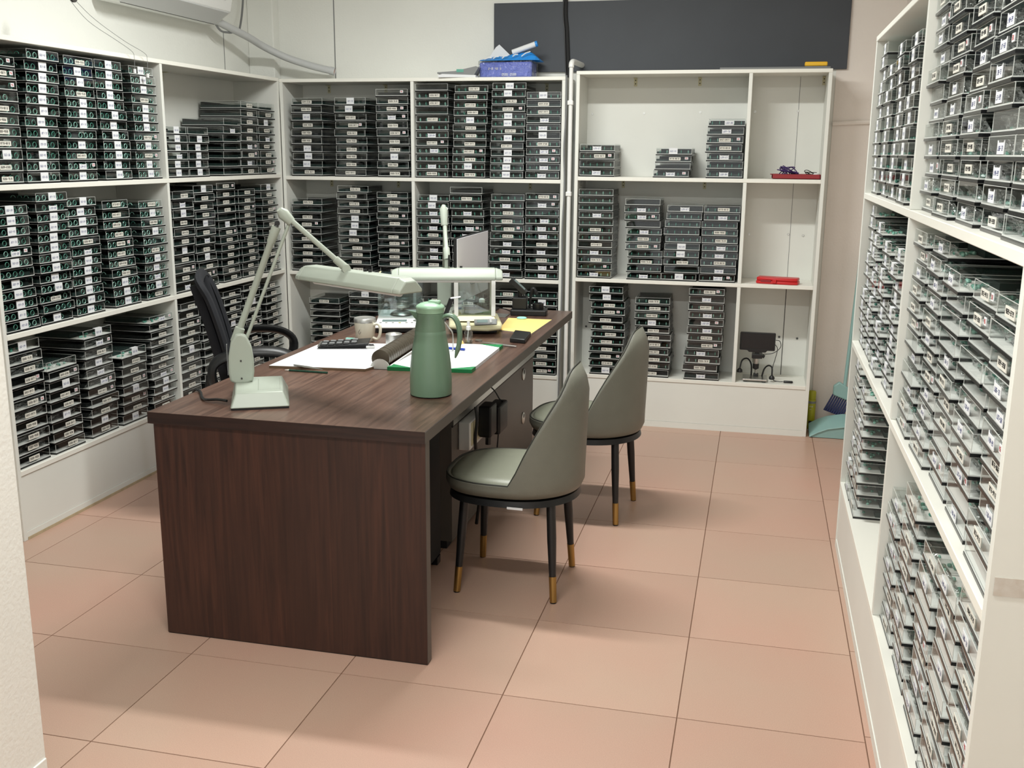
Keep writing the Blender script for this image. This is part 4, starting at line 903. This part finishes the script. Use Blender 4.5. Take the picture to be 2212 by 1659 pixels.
# ------------------------------------------------------------------ right cabinet items
def cordmess(b,c,r,n,m,rad,seed,hz=.03):
    q=random.Random(seed); pts=[]
    for i in range(n): a=i*1.9+q.random(); k=r*(.35+.65*q.random()); pts.append((c[0]+k*math.cos(a)*1.5,c[1]+k*math.sin(a),c[2]+hz*q.random()*(1.4-k/r)))
    b.tube(smooth(pts,5),rad,m,6)
tz=1.4052
ty=thing('red_tray','shallow dark red plastic tray on the cabinet upper shelf','tray',(.822,YB+.11,tz))
bb=MB().hexa([(-.112,-.06,0),(.112,-.06,0),(.112,.06,0),(-.112,.06,0)],[(-.125,-.07,.004),(.125,-.07,.004),(.125,.07,.004),(-.125,.07,.004)],'redd')
for a in ((-.128,-.073,.122,-.068),(-.128,.068,.122,.073),(-.128,-.073,-.123,.073),(.118,-.073,.123,.073)): bb.box(a[0],a[1],.004,a[2],a[3],.026,'redd')
bb.build('tray_body',ty,bevel=.001); MB().box(-.136,-.05,.022,-.128,.05,.026,'redd').build('tray_lip',ty)
b=MB(); cordmess(b,(.775,YB+.11,tz+.012),.045,34,'purple',.0026,3,.065); tag(b.build('purple_cord',smooth=True),'tangled purple cord heaped in the red tray','cord')
b=MB(); cordmess(b,(.90,YB+.11,tz+.012),.028,16,'black',.002,5,.05); tag(b.build('coiled_lead',smooth=True),'small coil of black cord in the red tray','cord')
tag(MB().lathe([(.016,0),(.018,.004),(.016,.018),(.0001,.02)],'whitep',(.925,YB+.09,tz+.012),16,cap1=False).build('white_ball',smooth=True),'white round ball lying in the red tray','ball')
rc=thing('tool_case','bright red plastic tool case lying on the cabinet middle shelf','case',(.76,YB+.06,.8425),math.radians(-10))
MB().prism([(-.112,-.03),(-.09,-.042),(.08,-.042),(.112,-.03),(.112,.05),(-.112,.05)],0,.016,'redp',axis=2).build('lower_shell',rc,bevel=.004,smooth=True)
MB().prism([(-.110,-.028),(-.088,-.040),(.078,-.040),(.110,-.028),(.110,.05),(-.110,.05)],.0165,.034,'redp',axis=2).build('upper_shell',rc,bevel=.005,smooth=True)
MB().box(-.02,-.050,.006,.0,-.0425,.026,'redp').build('latch',rc,bevel=.001); MB().box(-.085,-.044,.010,-.03,-.0425,.022,'redd').build('handle_recess',rc)
ms=thing('digital_microscope','digital microscope with black screen and two gooseneck lights','microscope',(.675,YB+.10,.2885))
MB().box(-.072,-.075,.008,.062,.055,.018,'steel').build('base_plate',ms,bevel=.002)
for sx in (-.055,.045):
    for sy in (-.06,.04): MB().lathe([(.010,0),(.012,.008)],'black',(sx,sy,0),12).build('rubber_foot',ms)
MB().tube([(.0,.035,.018),(.0,.035,.135)],.007,'steel',12).build('stand_post',ms,smooth=True); MB().box(-.014,.02,.018,.014,.05,.03,'black').build('post_clamp',ms,bevel=.002)
MB().box(-.028,-.02,.125,.03,.045,.150,'black').build('focus_carriage',ms,bevel=.003); MB().tube([(.03,.02,.135),(.042,.02,.13)],.010,'black',10).build('focus_knob',ms)
MB().lathe([(.011,.068),(.0165,.072),(.0165,.10),(.020,.102),(.020,.125)],'steel',(-.003,-.005,0),20).build('lens_barrel',ms,smooth=True,auto=50); MB().lathe([(.005,.060),(.017,.067),(.018,.095)],'black',(-.003,-.005,0),20).build('lens_sleeve',ms,smooth=True,auto=50)
MB().box(-.012,-.01,.150,.012,.01,.168,'black').build('screen_neck',ms)
MB().prism([(-.098,.175),(-.094,.171),(-.055,.170),(-.045,.160),(.045,.160),(.055,.171),(.092,.171),(.096,.175),(.096,.268),(.092,.272),(-.094,.272),(-.098,.268)],-.014,.004,'black',axis=1).build('screen_housing',ms,bevel=.002)
MB().box(-.088,-.0155,.182,.086,-.0142,.264,'tray').build('display',ms)
for s,pp in ((-1,[(-.025,.03,.018),(-.028,.03,.08),(-.05,.02,.115),(-.078,.0,.11),(-.088,-.02,.075),(-.09,-.03,.055)]),(1,[(.035,.03,.018),(.045,.02,.06),(.065,.0,.085),(.085,-.02,.08),(.088,-.035,.045),(.088,-.04,.025)])):
    MB().tube(smooth(pp),.0045,'black',8).build('gooseneck',ms,smooth=True); q=pp[-1]; MB().lathe([(.008,.012),(.015,.004),(.016,-.008),(.013,-.010),(.0001,-.008)],'black',(q[0],q[1],q[2]),16,cap1=False).build('lamp_head',ms,smooth=True)
tag(MB().tube(smooth([(.772,YB+.10,.52),(.795,YB+.10,.515),(.80,YB+.10,.48),(.76,YB+.10,.445),(.70,YB+.11,.435)]),.002,'black',6).tube(smooth([(.77,YB+.10,.495),(.785,YB+.10,.47),(.775,YB+.1,.41),(.765,YB+.1,.36),(.77,YB+.08,.30),(.80,YB+.06,.294),(.825,YB+.06,.295)]),.002,'black',6).build('microscope_cable',smooth=True),'thin black cables looping from the microscope screen','cable')
tag(MB().box(-.026,-.009,0,.026,.009,.012,'black').build('inline_remote',loc=(.853,YB+.06,.2885),bevel=.005,smooth=True),'small black inline cable remote on the cabinet bottom shelf','remote')
# floor corner items
cn=thing('spray_can','lime green aerosol can standing against the cabinet side','can',(.9965,YB+.20,0))
MB().lathe([(.021,0),(.023,.004),(.023,.165),(.021,.172)],'lime',n=24).build('can_body',cn,smooth=True); MB().lathe([(.0232,.150),(.0232,.163)],'greyp',n=24).build('grey_band',cn); MB().lathe([(.020,.173),(.021,.176),(.021,.215),(.017,.222),(.0001,.223)],'lime',n=24,cap1=False).build('can_cap',cn,smooth=True,auto=60)
b=MB(); text(b,'FL08',-.012,.13,.007,'paper',y=-.0235); text(b,'8000',-.011,.115,.004,'paper',y=-.0235); b.box(-.012,-.0236,.03,.008,-.0233,.05,'ink').build('printed_label',cn)
dp=thing('dustpan','pale teal plastic dustpan on the floor beside the cabinet','dustpan',(1.10,YB+.05,0))
sec=[(-.115,.003),(-.07,.03),(-.02,.052),(.06,.068),(.12,.07)]
b=MB(); v=[(x,-.05,z) for x,z in sec]+[(x,.10,z+.04) for x,z in sec]; n=len(sec)
v+= [(x,-.05,.003) for x,z in sec]+[(x,.10,.003) for x,z in sec]
f=[(i,i+1,n+i+1,n+i) for i in range(n-1)]+[(i,i+1,2*n+i+1,2*n+i) for i in range(n-1)]+[(2*n+i,2*n+i+1,3*n+i+1,3*n+i) for i in range(n-1)]+[(n+i,n+i+1,3*n+i+1,3*n+i) for i in range(n-1)]
b.add(v,f,'teal'); b.build('pan_body',dp); MB().tube([(x,-.052,z+.002) for x,z in sec],.005,'teal',8).build('pan_rim',dp,smooth=True)
MB().tube([(.10,-.01,.06),(.13,-.02,.7)],.010,'teal',10).build('pan_handle',dp,smooth=True)
br=thing('hand_broom','pale teal broom with navy bristles leaning over the dustpan','broom',(1.115,YB+.165,.0))
hb_=MB().prism([(-.03,.0),(.05,-.03),(.075,.03),(.0,.075),(-.03,.05)],-.015,.02,'teal',axis=1).build('broom_head',br,bevel=.006,smooth=True); hb_.location=(.02,0,.215)
b=MB()
for i in range(9):
    x=-.005+.012*i; b.tube([(x,0,.222-.004*i),(x-.045,-.005,.122-.004*i)],[.0045,.0065],'bristle',6)
b.build('bristles',br); MB().tube([(.05,.0,.25),(.085,.06,1.0)],.010,'teal',10).build('broom_handle',br,smooth=True)
#@@END@@
